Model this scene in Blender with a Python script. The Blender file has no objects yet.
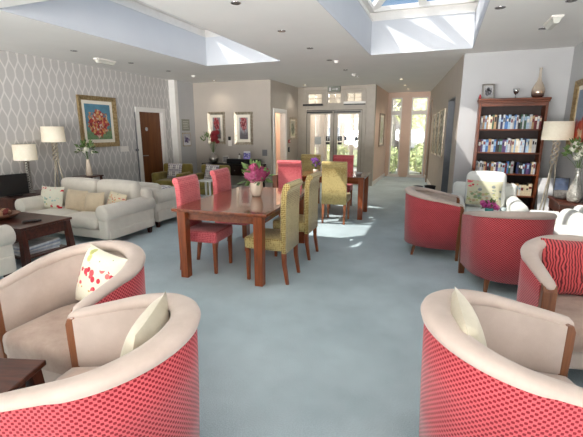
import bpy, math, random
import numpy as np
from mathutils import Vector, Matrix, Euler
random.seed(7)
PI = math.pi
R = math.radians
C = bpy.context.scene.collection

# ------------------------------------------------------------------ mesh builder
class MB:
    def __init__(s):
        s.v = []; s.f = []; s.uv = []; s.sm = []
    def add(s, verts, faces, M=None, uvs=None, smooth=True):
        o = len(s.v)
        for p in verts:
            p = Vector(p)
            s.v.append(tuple(M @ p) if M is not None else tuple(p))
        for i, f in enumerate(faces):
            s.f.append([o + k for k in f])
            s.uv.append(uvs[i] if uvs else None)
            s.sm.append(smooth)
        return s
    def box(s, x0, x1, y0, y1, z0, z1, M=None):
        v = [(x0,y0,z0),(x1,y0,z0),(x1,y1,z0),(x0,y1,z0),(x0,y0,z1),(x1,y0,z1),(x1,y1,z1),(x0,y1,z1)]
        f = [(0,3,2,1),(4,5,6,7),(0,1,5,4),(1,2,6,5),(2,3,7,6),(3,0,4,7)]
        q = [(0,0),(1,0),(1,1),(0,1)]
        return s.add(v, f, M, [q]*6, smooth=False)
    def hexa(s, b, t, M=None):
        """b, t: four (x,y,z) each, counter-clockwise seen from above"""
        f = [(0,3,2,1),(4,5,6,7),(0,1,5,4),(1,2,6,5),(2,3,7,6),(3,0,4,7)]
        return s.add(list(b)+list(t), f, M, smooth=False)
    def taper(s, cx, cy, z0, z1, a0, a1, dx=0, dy=0, M=None, b0=None, b1=None):
        """square post: half size a0 at z0 (offset dx,dy) to a1 at z1"""
        b0 = a0 if b0 is None else b0; b1 = a1 if b1 is None else b1
        b = [(cx+dx+i*a0, cy+dy+j*b0, z0) for i, j in ((-1,-1),(1,-1),(1,1),(-1,1))]
        t = [(cx+i*a1, cy+j*b1, z1) for i, j in ((-1,-1),(1,-1),(1,1),(-1,1))]
        return s.hexa(b, t, M)
    def bar(s, p, q, w, h=None, up=(0,0,1)):
        h = w if h is None else h
        p = Vector(p); q = Vector(q); d = (q-p)
        L = d.length; d.normalize()
        u = Vector(up)
        if abs(d.dot(u)) > .98: u = Vector((1,0,0))
        x = d.cross(u).normalized(); z = x.cross(d)
        M = Matrix((( x.x,d.x,z.x,p.x),(x.y,d.y,z.y,p.y),(x.z,d.z,z.z,p.z),(0,0,0,1)))
        return s.box(-w/2,w/2,0,L,-h/2,h/2,M)
    def grid(s, P, closeu=False, closev=False, M=None, UV=None, smooth=True):
        """P[i][j] points"""
        nu = len(P); nv = len(P[0])
        v = [p for r in P for p in r]; f = []; uv = []
        for i in range(nu if closeu else nu-1):
            for j in range(nv if closev else nv-1):
                i2 = (i+1) % nu; j2 = (j+1) % nv
                f.append((i*nv+j, i2*nv+j, i2*nv+j2, i*nv+j2))
                if UV:
                    iu = i+1; jv = j+1
                    uv.append([UV(i,j),UV(iu,j),UV(iu,jv),UV(i,jv)])
        return s.add(v, f, M, uv if UV else None, smooth)
    def lathe(s, prof, n=24, c=(0,0,0), M=None, cap=True):
        P = [[(c[0]+r*math.cos(2*PI*k/n), c[1]+r*math.sin(2*PI*k/n), c[2]+z) for k in range(n)] for r, z in prof]
        s.grid([list(r) for r in P], closev=True, M=M)
        if cap:
            for r, z, rev in ((prof[0][0], prof[0][1], True), (prof[-1][0], prof[-1][1], False)):
                if r > 1e-4:
                    ring = [(c[0]+r*math.cos(2*PI*k/n), c[1]+r*math.sin(2*PI*k/n), c[2]+z) for k in range(n)]
                    s.add(ring, [list(range(n))[::-1] if rev else list(range(n))], M, smooth=False)
        return s
    def tube(s, path, r, n=8, M=None, sx=1., sy=1., cap=True):
        path = [Vector(p) for p in path]; m = len(path)
        rs = r if isinstance(r, (list, tuple)) else [r]*m
        rows = []; prev = None
        for i in range(m):
            d = (path[min(i+1,m-1)] - path[max(i-1,0)]).normalized()
            u = Vector((0,0,1)) if prev is None else prev
            if prev is None and abs(d.dot(u)) > .9: u = Vector((1,0,0))
            x = d.cross(u)
            if x.length < 1e-6: x = d.cross(Vector((0,1,0)))
            x.normalize(); z = x.cross(d).normalized(); prev = z
            rows.append([tuple(path[i] + rs[i]*(sx*math.cos(2*PI*k/n)*x + sy*math.sin(2*PI*k/n)*z)) for k in range(n)])
        s.grid(rows, closev=True, M=M)
        if cap:
            s.add(rows[0], [list(range(n))], M); s.add(rows[-1], [list(range(n))[::-1]], M)
        return s
    def ball(s, c, r, n=8, m=6, sc=(1,1,1), M=None):
        P = []
        for i in range(m+1):
            a = PI*i/m
            P.append([(c[0]+r*sc[0]*math.sin(a)*math.cos(2*PI*k/n), c[1]+r*sc[1]*math.sin(a)*math.sin(2*PI*k/n), c[2]-r*sc[2]*math.cos(a)) for k in range(n)])
        return s.grid(P, closev=True, M=M)
    def pillow(s, w, h, t, n=14, M=None, e=2.6, pinch=.06):
        """cushion standing in the xz plane, bottom at z=0, thickness along y"""
        for side in (-1, 1):
            P = []
            for i in range(n+1):
                u = -1+2*i/n; row = []
                for j in range(n+1):
                    q = -1+2*j/n
                    th = (max(0,1-abs(u)**e)*max(0,1-abs(q)**e))**.5
                    px = u*w/2*(1-pinch*(1-q*q)*abs(u)**3); pz = h/2 + q*h/2*(1-pinch*(1-u*u)*abs(q)**3)
                    row.append((px, side*t/2*th, pz))
                P.append(row)
            if side == 1: P = P[::-1]
            fl = (side == 1)
            s.grid(P, M=M, UV=lambda i, j, fl=fl: ((n-i)/n if fl else i/n, j/n))
        return s
    def rbox(s, x0, x1, y0, y1, z0, z1, r=.05, M=None, n=4, puff=0.):
        """rounded upholstery block"""
        cx, cy, cz = (x0+x1)/2, (y0+y1)/2, (z0+z1)/2
        hx, hy, hz = (x1-x0)/2, (y1-y0)/2, (z1-z0)/2
        r = min(r, hx*.98, hy*.98, hz*.98)
        def coords(h):
            a = [-h + r*(1-math.cos(PI/2*k/n)) for k in range(n+1)]
            b = [-(x) for x in a[::-1]]
            mid = [a[-1] + (b[0]-a[-1])*k/4 for k in range(1,4)]
            return a+mid+b
        def rnd(p):
            q = [max(-(h-r), min(h-r, c)) for c, h in zip(p, (hx,hy,hz))]
            d = Vector([a-b for a, b in zip(p, q)])
            if d.length > 1e-9: d = d.normalized()*r
            o = [q[0]+d.x, q[1]+d.y, q[2]+d.z]
            if puff:
                fx, fy, fz = (1-(o[0]/hx)**2), (1-(o[1]/hy)**2), (1-(o[2]/hz)**2)
                o[2] += puff*max(0,fx)*max(0,fy)*(o[2]/hz); o[1] += puff*max(0,fx)*max(0,fz)*(o[1]/hy)*.6
            return (cx+o[0], cy+o[1], cz+o[2])
        X, Y, Z = coords(hx), coords(hy), coords(hz)
        for sg in (-1, 1):
            for A, B, fn in ((X,Y,lambda a,b: (a,b,sg*hz)), (Y,Z,lambda a,b: (sg*hx,a,b)), (Z,X,lambda a,b: (b,sg*hy,a))):
                P = [[rnd(fn(a,b)) for b in B] for a in A]
                if sg == -1: P = P[::-1]
                na, nb = len(A)-1, len(B)-1
                s.grid(P, M=M, UV=lambda i, j, na=na, nb=nb: (i/na, j/nb))
        return s
    def make(s, name):
        me = bpy.data.meshes.new(name)
        me.from_pydata(s.v, [], s.f)
        me.update()
        me.polygons.foreach_set('use_smooth', s.sm)
        uvl = me.uv_layers.new(name='UVMap')
        for p, u in zip(me.polygons, s.uv):
            if u:
                for k, li in enumerate(p.loop_indices): uvl.data[li].uv = u[k]
        me.validate()
        return me

def obj(name, mb, m, parent=None, bevel=0., seg=2, loc=None, rot=None):
    me = mb.make(name)
    o = bpy.data.objects.new(name, me); C.objects.link(o)
    if m: me.materials.append(m)
    if parent: o.parent = parent
    if loc is not None: o.location = loc
    if rot is not None: o.rotation_euler = rot
    if bevel:
        b = o.modifiers.new('bevel', 'BEVEL'); b.width = bevel; b.segments = seg; b.limit_method = 'ANGLE'; b.angle_limit = R(40)
    return o

def tag(o, label, cat, group=None, kind=None):
    if label: o['label'] = label
    if cat: o['category'] = cat
    if group: o['group'] = group
    if kind: o['kind'] = kind
    return o

def thing(name, label, cat, loc=(0,0,0), rotz=0., group=None):
    o = bpy.data.objects.new(name, None); C.objects.link(o)
    o.empty_display_size = .1
    o.location = loc; o.rotation_euler = (0,0,rotz)
    return tag(o, label, cat, group)

def struct(name, mb, m, parent=None, **k):
    o = obj(name, mb, m, parent, **k)
    if parent is None: o['kind'] = 'structure'
    return o

def sroot(name, loc=(0,0,0), rotz=0.):
    o = bpy.data.objects.new(name, None); C.objects.link(o)
    o.location = loc; o.rotation_euler = (0,0,rotz); o['kind'] = 'structure'
    return o

def dup(root, loc, rotz, label, group=None):
    r = root.copy(); C.objects.link(r); r.location = loc; r.rotation_euler = (0,0,rotz)
    r['label'] = label
    if group: r['group'] = group
    for ch in list(root.children):
        c = ch.copy(); C.objects.link(c); c.parent = r
        for g in list(ch.children):
            d = g.copy(); C.objects.link(d); d.parent = c
    return r

def T(x, y, z, rz=0, rx=0, ry=0):
    return Matrix.Translation((x,y,z)) @ Euler((rx,ry,rz)).to_matrix().to_4x4()

# ------------------------------------------------------------------ materials
def lin(c):
    return tuple(((x/255)/12.92 if x/255 <= .04045 else ((x/255+.055)/1.055)**2.4) for x in c) + (1.,)

class NT:
    def __init__(s, name):
        s.m = bpy.data.materials.new(name); s.m.use_nodes = True
        s.t = s.m.node_tree; s.t.nodes.clear()
        s.out = s.t.nodes.new('ShaderNodeOutputMaterial')
    def n(s, typ, **kw):
        nd = s.t.nodes.new(typ)
        for k, v in kw.items():
            if k.startswith('_'): setattr(nd, k[1:], v)
        return nd
    def set(s, nd, key, val):
        i = nd.inputs[key]
        if hasattr(val, 'is_linked') or isinstance(val, bpy.types.NodeSocket): s.t.links.new(val, i)
        else: i.default_value = val
    def math(s, op, a, b=None, c=None):
        nd = s.n('ShaderNodeMath', _operation=op)
        s.set(nd, 0, a)
        if b is not None: s.set(nd, 1, b)
        if c is not None: s.set(nd, 2, c)
        return nd.outputs[0]
    def mix(s, f, a, b, blend='MIX'):
        nd = s.n('ShaderNodeMix', _data_type='RGBA', _blend_type=blend)
        s.set(nd, 0, f); s.set(nd, 6, a); s.set(nd, 7, b)
        return nd.outputs[2]
    def coord(s, which='Object'):
        return s.n('ShaderNodeTexCoord').outputs[which]
    def sep(s, v):
        nd = s.n('ShaderNodeSeparateXYZ'); s.set(nd, 0, v); return nd.outputs
    def mapped(s, v, sc=(1,1,1), loc=(0,0,0)):
        nd = s.n('ShaderNodeMapping'); s.set(nd, 'Vector', v); nd.inputs['Scale'].default_value = sc; nd.inputs['Location'].default_value = loc
        return nd.outputs[0]
    def noise(s, v, scale, detail=3., rough=.5, out='Fac'):
        nd = s.n('ShaderNodeTexNoise'); s.set(nd, 'Vector', v); nd.inputs['Scale'].default_value = scale
        nd.inputs['Detail'].default_value = detail; nd.inputs['Roughness'].default_value = rough
        return nd.outputs[out]
    def voro(s, v, scale, feature='F1', rnd=1.):
        nd = s.n('ShaderNodeTexVoronoi', _feature=feature); s.set(nd, 'Vector', v); nd.inputs['Scale'].default_value = scale
        nd.inputs['Randomness'].default_value = rnd
        return nd.outputs
    def ramp(s, f, stops, interp='LINEAR'):
        nd = s.n('ShaderNodeValToRGB'); s.set(nd, 0, f); cr = nd.color_ramp; cr.interpolation = interp
        while len(cr.elements) < len(stops): cr.elements.new(.5)
        for e, (p, c) in zip(cr.elements, stops): e.position = p; e.color = c
        return nd.outputs[0]
    def bsdf(s, color, rough=.5, metal=0., sheen=0., spec=.5, bump=None, bstr=.3, bdist=.01, emit=None, estr=0., trans=0., coat=0., sub=0.):
        b = s.n('ShaderNodeBsdfPrincipled')
        s.set(b, 'Base Color', color); s.set(b, 'Roughness', rough); s.set(b, 'Metallic', metal)
        b.inputs['Sheen Weight'].default_value = sheen; b.inputs['Specular IOR Level'].default_value = spec
        b.inputs['Sheen Roughness'].default_value = .5
        b.inputs['Transmission Weight'].default_value = trans; b.inputs['Coat Weight'].default_value = coat
        if emit is not None:
            s.set(b, 'Emission Color', emit); b.inputs['Emission Strength'].default_value = estr
        if bump is not None:
            bn = s.n('ShaderNodeBump'); s.set(bn, 'Height', bump); bn.inputs['Strength'].default_value = bstr; bn.inputs['Distance'].default_value = bdist
            s.t.links.new(bn.outputs[0], b.inputs['Normal'])
        s.t.links.new(b.outputs[0], s.out.inputs[0])
        return s.m

def plain(name, c1, c2=None, scale=20., rough=.6, metal=0., sheen=0., spec=.5, bump=0., bscale=None, bdist=.004, stretch=(1,1,1), coat=0., emit=None, estr=0.):
    t = NT(name); co = t.mapped(t.coord(), stretch)
    c2 = c2 or tuple(max(0, x-8) for x in c1)
    nz = t.noise(co, scale)
    col = t.mix(t.ramp(nz, [(.3,(0,0,0,1)),(.7,(1,1,1,1))]), lin(c1), lin(c2))
    bp = t.noise(co, bscale or scale*4, 2.) if bump else None
    return t.bsdf(col, rough, metal, sheen, spec, bp, bump, bdist, coat=coat, emit=lin(emit) if emit else None, estr=estr)

def wood(name, c1, c2, axis=2, rough=.35, coat=.2, scale=1.):
    t = NT(name)
    sc = [14*scale]*3; sc[axis] = 1.2*scale
    co = t.mapped(t.coord(), tuple(sc))
    nz = t.noise(co, 2.2, 5., .6)
    fine = t.noise(t.mapped(t.coord(), tuple(60 if i != axis else 3 for i in range(3))), 3., 2.)
    f = t.math('ADD', t.math('MULTIPLY', nz, .75), t.math('MULTIPLY', fine, .25))
    col = t.ramp(f, [(.32, lin(c2)), (.68, lin(c1))])
    return t.bsdf(col, rough, spec=.4, coat=coat, bump=f, bstr=.08, bdist=.002)

def carpet():
    t = NT('grey_blue_carpet'); co = t.coord()
    a = t.noise(co, 1.1, 4., .6); b = t.noise(co, 160., 3., .75)
    f = t.math('ADD', t.math('MULTIPLY', a, .35), t.math('MULTIPLY', b, .65))
    col = t.ramp(f, [(.34, lin((140,160,167))), (.66, lin((213,230,235)))])
    return t.bsdf(col, .95, sheen=.15, spec=.1, bump=b, bstr=.6, bdist=.006)

def wallpaper():
    t = NT('ogee_lattice_wallpaper'); x, y, z = t.sep(t.coord())
    P, H = .150, .50
    cz = t.math('MULTIPLY', t.math('COSINE', t.math('MULTIPLY', z, 2*PI/H)), 1.12)
    c = t.math('MULTIPLY', t.math('MAXIMUM', t.math('MINIMUM', cz, 1.), -1.), P/4)
    d1 = t.math('ABSOLUTE', t.math('WRAP', t.math('SUBTRACT', y, c), P/2, -P/2))
    d2 = t.math('ABSOLUTE', t.math('WRAP', t.math('ADD', t.math('SUBTRACT', y, P/2), c), P/2, -P/2))
    d = t.math('MINIMUM', d1, d2)
    m = t.ramp(t.math('DIVIDE', d, P/2), [(.10,(1,1,1,1)),(.22,(0,0,0,1))])
    nz = t.noise(t.coord(), 60., 3.)
    base = t.mix(nz, lin((180,178,176)), lin((192,190,188)))
    col = t.mix(m, base, lin((214,211,208)))
    return t.bsdf(col, t.math('SUBTRACT', .7, t.math('MULTIPLY', m, .2)), spec=.3)

def check_velvet(name, light, dark, p=.0225):
    """woven dotted upholstery on UV in metres"""
    t = NT(name); u, v, _ = t.sep(t.coord('UV'))
    su = t.math('SINE', t.math('MULTIPLY', u, 2*PI/p)); sv = t.math('SINE', t.math('MULTIPLY', v, 2*PI/p))
    pr = t.math('MULTIPLY', su, sv)
    m = t.ramp(t.math('ADD', t.math('MULTIPLY', pr, .5), .5), [(.50,(0,0,0,1)),(.60,(1,1,1,1))])
    nz = t.noise(t.coord(), 9., 3.)
    col = t.mix(m, t.mix(nz, lin(light), lin(tuple(int(x*.88) for x in light))), lin(dark))
    return t.bsdf(col, .8, sheen=.35, spec=.2, bump=t.math('SUBTRACT', 1., m), bstr=.35, bdist=.004)

def weave(name, c1, c2, s=55., sheen=.3):
    t = NT(name); co = t.coord()
    v = t.voro(co, s, rnd=.25)
    m = t.ramp(v['Distance'], [(.25,(0,0,0,1)),(.55,(1,1,1,1))])
    nz = t.noise(co, 6., 3.)
    col = t.mix(m, lin(c1), t.mix(nz, lin(c2), lin(tuple(int(x*.9) for x in c2))))
    return t.bsdf(col, .75, sheen=sheen, spec=.2, bump=m, bstr=.3, bdist=.003)

def velvet(name, c1, c2, rough=.8):
    t = NT(name); co = t.coord()
    nz = t.noise(co, 7., 4., .65)
    col = t.mix(t.ramp(nz, [(.3,(0,0,0,1)),(.7,(1,1,1,1))]), lin(c1), lin(c2))
    return t.bsdf(col, rough, sheen=.3, spec=.2, bump=t.noise(co, 220., 2.), bstr=.25, bdist=.002)

def floral(name, base, bands):
    """cushion print: bands = (v0, v1, u0, u1, scale, radius, colours, density)"""
    t = NT(name); uv = t.coord('UV'); u, v, _ = t.sep(uv)
    col = t.mix(t.noise(uv, 30., 2.), lin(base), lin(tuple(max(0, x-10) for x in base)))
    wob = t.math('MULTIPLY', t.math('SUBTRACT', t.noise(uv, 4., 2.), .5), .22)
    vv = t.math('ADD', v, wob); uu = t.math('ADD', u, wob)
    for k, (v0, v1, u0, u1, sc, rad, cols, dens) in enumerate(bands):
        vo = t.voro(t.mapped(uv, (1,1,1), (k*3.3, k*1.7, 0)), sc, rnd=.75)
        cr, cg, cb = t.n('ShaderNodeSeparateColor'), None, None
        t.set(cr, 0, vo['Color'])
        inb = t.math('MULTIPLY', t.math('MULTIPLY', t.math('GREATER_THAN', vv, v0), t.math('LESS_THAN', vv, v1)),
                     t.math('MULTIPLY', t.math('GREATER_THAN', uu, u0), t.math('LESS_THAN', uu, u1)))
        msk = t.math('MULTIPLY', t.math('LESS_THAN', vo['Distance'], rad), t.math('LESS_THAN', cr.outputs[1], dens))
        msk = t.math('MULTIPLY', msk, inb)
        pc = t.ramp(cr.outputs[0], [(i/len(cols), lin(c)) for i, c in enumerate(cols)], 'CONSTANT')
        ring = t.ramp(t.math('DIVIDE', vo['Distance'], rad), [(.0, lin((255,255,255))), (.22, lin((255,250,240))), (.3,(.75,.75,.75,1)), (1.,(1,1,1,1))])
        pc = t.mix(.75, pc, ring, 'MULTIPLY')
        col = t.mix(msk, col, pc)
    return t.bsdf(col, .85, sheen=.2, spec=.2, bump=t.noise(uv, 180., 2.), bstr=.2, bdist=.002)

def plaid(name):
    t = NT(name); u, v, _ = t.sep(t.coord('UV'))
    def st(x, f, th): return t.math('GREATER_THAN', t.math('SINE', t.math('MULTIPLY', x, f)), th)
    a = t.mix(st(u, 15., .1), lin((232,228,222)), lin((164,158,164)))
    b = t.mix(st(v, 15., .2), a, lin((186,180,186)))
    c = t.mix(st(u, 44., .85), b, lin((118,98,112)))
    c = t.mix(st(v, 44., .85), c, lin((240,238,232)))
    return t.bsdf(c, .85, sheen=.2, spec=.2)

def stripes(name):
    t = NT(name); uv = t.coord('UV'); u, v, _ = t.sep(uv)
    w = t.math('ADD', t.math('MULTIPLY', u, 150.), t.math('MULTIPLY', t.math('SUBTRACT', t.noise(uv, 5., 2.), .5), 16.))
    f = t.math('ADD', t.math('MULTIPLY', t.math('SINE', w), .5), .5)
    col = t.ramp(f, [(.1, lin((84,18,26))), (.4, lin((170,44,50))), (.9, lin((204,84,86)))])
    return t.bsdf(col, .7, sheen=.4, spec=.3, bump=f, bstr=.5, bdist=.004)

def painting(name, sky, blooms, dark, cx=.5, cy=.5, rad=.42, sc=9.):
    t = NT(name); uv = t.coord('UV'); u, v, _ = t.sep(uv)
    bg = t.mix(t.noise(uv, 6., 4.), lin(sky), lin(tuple(int(x*.72) for x in sky)))
    low = t.ramp(t.math('ADD', v, t.math('MULTIPLY', t.math('SUBTRACT', t.noise(uv, 5., 3.), .5), .5)), [(.2,(1,1,1,1)),(.45,(0,0,0,1))])
    bg = t.mix(low, bg, t.mix(t.noise(uv, 14., 3.), lin(dark), lin(tuple(min(255, int(x*1.7)) for x in dark))))
    vo = t.voro(uv, sc, rnd=1.); sp = t.n('ShaderNodeSeparateColor'); t.set(sp, 0, vo['Color'])
    pc = t.ramp(sp.outputs[0], [(i/len(blooms), lin(c)) for i, c in enumerate(blooms)], 'CONSTANT')
    sh = t.ramp(vo['Distance'], [(.0,(1,1,1,1)),(.6,(.55,.55,.55,1))])
    pc = t.mix(.8, pc, sh, 'MULTIPLY')
    dx = t.math('SUBTRACT', u, cx); dy = t.math('SUBTRACT', v, cy)
    d = t.math('SQRT', t.math('ADD', t.math('MULTIPLY', dx, dx), t.math('MULTIPLY', dy, dy)))
    d = t.math('ADD', d, t.math('MULTIPLY', t.math('SUBTRACT', t.noise(uv, 5., 4., .65), .5), .75))
    col = t.mix(t.math('LESS_THAN', d, rad), bg, pc)
    return t.bsdf(col, .5, spec=.4, bump=t.noise(uv, 40., 3.), bstr=.2, bdist=.003)

def glass(name='clear_glass', tint=(1,1,1), refl=.07):
    t = NT(name)
    a = t.n('ShaderNodeBsdfTransparent'); a.inputs[0].default_value = (*tint, 1)
    g = t.n('ShaderNodeBsdfGlossy'); g.inputs['Roughness'].default_value = .03
    nz = t.noise(t.coord(), 3.); fac = t.math('ADD', refl, t.math('MULTIPLY', nz, .01))
    mx = t.n('ShaderNodeMixShader'); t.set(mx, 0, fac); t.t.links.new(a.outputs[0], mx.inputs[1]); t.t.links.new(g.outputs[0], mx.inputs[2])
    t.t.links.new(mx.outputs[0], t.out.inputs[0])
    return t.m

m = {}
m['carpet'] = carpet()
m['wallpaper'] = wallpaper()
m['wall'] = plain('warm_white_wall_paint', (184,176,166), (179,171,162), 3., .75, bump=.05)
m['wall_cool'] = plain('pale_grey_wall_paint', (186,187,188), (182,183,184), 3., .75, bump=.05)
m['wall_peach_lit'] = plain('peach_lit_wall_paint', (224,200,184), (218,194,178), 3., .75, bump=.05)  # warm lamplight put into the wall colour
m['ceiling'] = plain('ceiling_paint', (236,235,232), (232,231,228), 2., .85)
m['shaft'] = plain('white_shaft_paint', (208,211,215), (204,207,212), 2., .7)
m['white'] = plain('white_gloss_paint', (236,234,230), (228,226,222), 8., .35)
m['frame_grey'] = plain('grey_cream_joinery_paint', (172,164,152), (164,156,144), 8., .4)
m['grey_door'] = plain('grey_painted_door', (120,124,130), (112,116,122), 8., .5)
m['brown_door'] = wood('brown_door_veneer', (124,74,36), (92,50,24), 2, .4, .1, .6)
m['glass'] = glass()
m['leaded'] = glass('window_glass', (.98,1,1), .05)
m['walnut'] = wood('dark_walnut_wood', (92,48,34), (48,24,18), 0, .3, .3)
m['walnut_z'] = wood('dark_walnut_wood_upright', (92,46,32), (50,24,18), 2, .3, .3)
m['mahog'] = wood('polished_mahogany_top', (150,84,52), (104,54,32), 1, .16, .6)
m['mahog_z'] = wood('mahogany_leg_wood', (166,86,42), (108,52,26), 2, .3, .3)
m['oak_post'] = wood('brown_arm_post_wood', (146,92,58), (98,58,36), 2, .3, .3)
m['sunlit_leg'] = wood('sunlit_chair_leg_wood', (176,112,76), (140,82,52), 2, .35, .2)  # leg wood lightened to carry the sunlight on one chair
m['case'] = wood('bookcase_wood', (120,58,26), (64,29,13), 2, .4, .05)
m['case_x'] = wood('bookcase_shelf_wood', (120,58,26), (64,29,13), 0, .4, .05)
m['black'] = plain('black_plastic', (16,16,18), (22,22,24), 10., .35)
m['tubred'] = check_velvet('pink_red_checked_upholstery', (220,98,104), (136,18,34))
m['tubbeige'] = velvet('beige_pink_velvet', (202,185,174), (190,172,160))
m['tubseat'] = velvet('darker_beige_seat_velvet', (190,168,154), (164,140,126))  # browner, darker beige than the rim and lining
m['dinred'] = weave('woven_red_chair_fabric', (178,56,68), (226,118,122), 50.)
m['dingreen'] = weave('woven_olive_chair_fabric', (126,98,40), (204,184,124), 50.)
m['olive'] = velvet('olive_armchair_fabric', (150,136,70), (120,106,50))
m['cream'] = velvet('cream_sofa_fabric', (222,216,204), (212,206,194), .85)
m['creamcush'] = velvet('cream_cushion_fabric', (212,203,182), (198,188,164), .85)
m['beigecush'] = velvet('beige_cushion_fabric', (216,198,170), (200,182,154), .85)
m['whitefab'] = velvet('white_armchair_fabric', (236,238,234), (228,230,226), .85)
m['plaid'] = plaid('grey_plaid_fabric')
m['stripe'] = stripes('red_ribbed_cushion_fabric')
m['floral'] = floral('flower_row_cushion_print', (232,226,204), [
    (.34,.72,.04,.98,8.5,.50,[(196,40,60),(222,84,92),(236,120,116),(206,52,70)],.95),
    (.06,.34,.05,.80,10.,.42,[(214,180,110),(226,200,140),(200,160,80)],.8),
    (.78,.90,.08,.50,14.,.2,[(120,140,90),(150,160,110)],.8), (.74,.98,.62,.95,7.,.45,[(206,204,130),(190,190,110)],.8)])
m['floral2'] = floral('red_edged_cushion_print', (224,222,204), [
    (.72,1.1,-.1,1.1,9.,.4,[(214,80,84),(230,120,120),(196,50,60)],.75), (-.1,.22,.45,1.1,8.,.5,[(186,30,48),(206,60,70)],.8),
    (.1,.5,-.1,.5,9.,.4,[(196,190,120),(150,180,160)],.6), (.3,.7,.3,1.1,9.,.4,[(170,200,196),(214,220,200)],.6)])
m['floral3'] = floral('orange_pink_cushion_print', (226,214,186), [
    (-.1,.45,-.1,.5,7.,.5,[(190,36,56),(206,66,80)],.85), (.3,1.1,.1,1.1,10.,.4,[(226,150,110),(216,190,120),(196,120,110),(160,160,110)],.8)])
m['floral4'] = floral('pale_cottage_cushion_print', (214,212,184), [
    (.72,1.1,-.1,.32,8.,.5,[(216,70,84),(230,110,116)],.9), (.25,.8,.25,1.1,8.,.5,[(150,158,156),(206,204,190),(176,186,156)],.85),
    (.0,.5,.0,.9,9.,.5,[(196,196,140),(206,180,150),(150,170,130)],.85)])
m['silver'] = plain('brushed_silver', (196,192,186), (160,156,150), 30., .3, 1.)
m['chrome'] = plain('chrome', (210,210,212), (190,190,194), 30., .12, 1.)
m['gold'] = plain('antique_gold_frame', (190,168,126), (140,118,82), 25., .4, .6)
m['silverframe'] = plain('silver_gilt_frame', (206,196,178), (150,138,118), 25., .35, .6)
m['mount'] = plain('cream_picture_mount', (236,230,216), (230,224,210), 20., .8)
m['shade'] = plain('cream_lamp_shade', (238,232,216), (230,223,205), 40., .85, emit=(255,226,180), estr=.12)
m['taupe'] = plain('taupe_door_frame', (150,132,116), (140,122,106), 10., .5)
m['leaf'] = plain('green_leaf', (70,100,52), (112,136,76), 18., .5)
m['grass'] = plain('bright_foliage', (196,204,150), (222,220,170), 6., .7)
m['bush'] = plain('shrub_foliage', (150,166,116), (206,208,156), 5., .7)
m['pavement'] = plain('pale_paving', (206,200,190), (190,184,174), 3., .8)
m['lawn'] = plain('lawn', (196,200,160), (180,190,140), 8., .9)
m['far_brick'] = plain('far_house_render', (206,196,190), (190,176,168), 3., .8)
m['far_roof'] = plain('slate_roof', (130,140,156), (110,120,136), 6., .7)
m['paper'] = plain('white_paper', (236,236,236), (222,222,226), 10., .7)

# ------------------------------------------------------------------ the room
ZC = 2.83
XL, YB = -6.62, -2.6
# floor (carpet)
struct('floor', MB().box(-6.8, 2.0, -2.8, 14.25, -.12, 0), m['carpet'])
# ceiling with two rectangular skylight openings
mb = MB()
XS = [-6.8, -4.47, -2.88, -1.26, .32, 2.0]; YS = [-2.8, 3.05, 7.03, 14.25]
for i in range(5):
    for j in range(3):
        if j == 1 and i in (1, 3): continue
        mb.box(XS[i], XS[i+1], YS[j], YS[j+1], ZC, ZC+.12)
struct('ceiling', mb, m['ceiling'])

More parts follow.
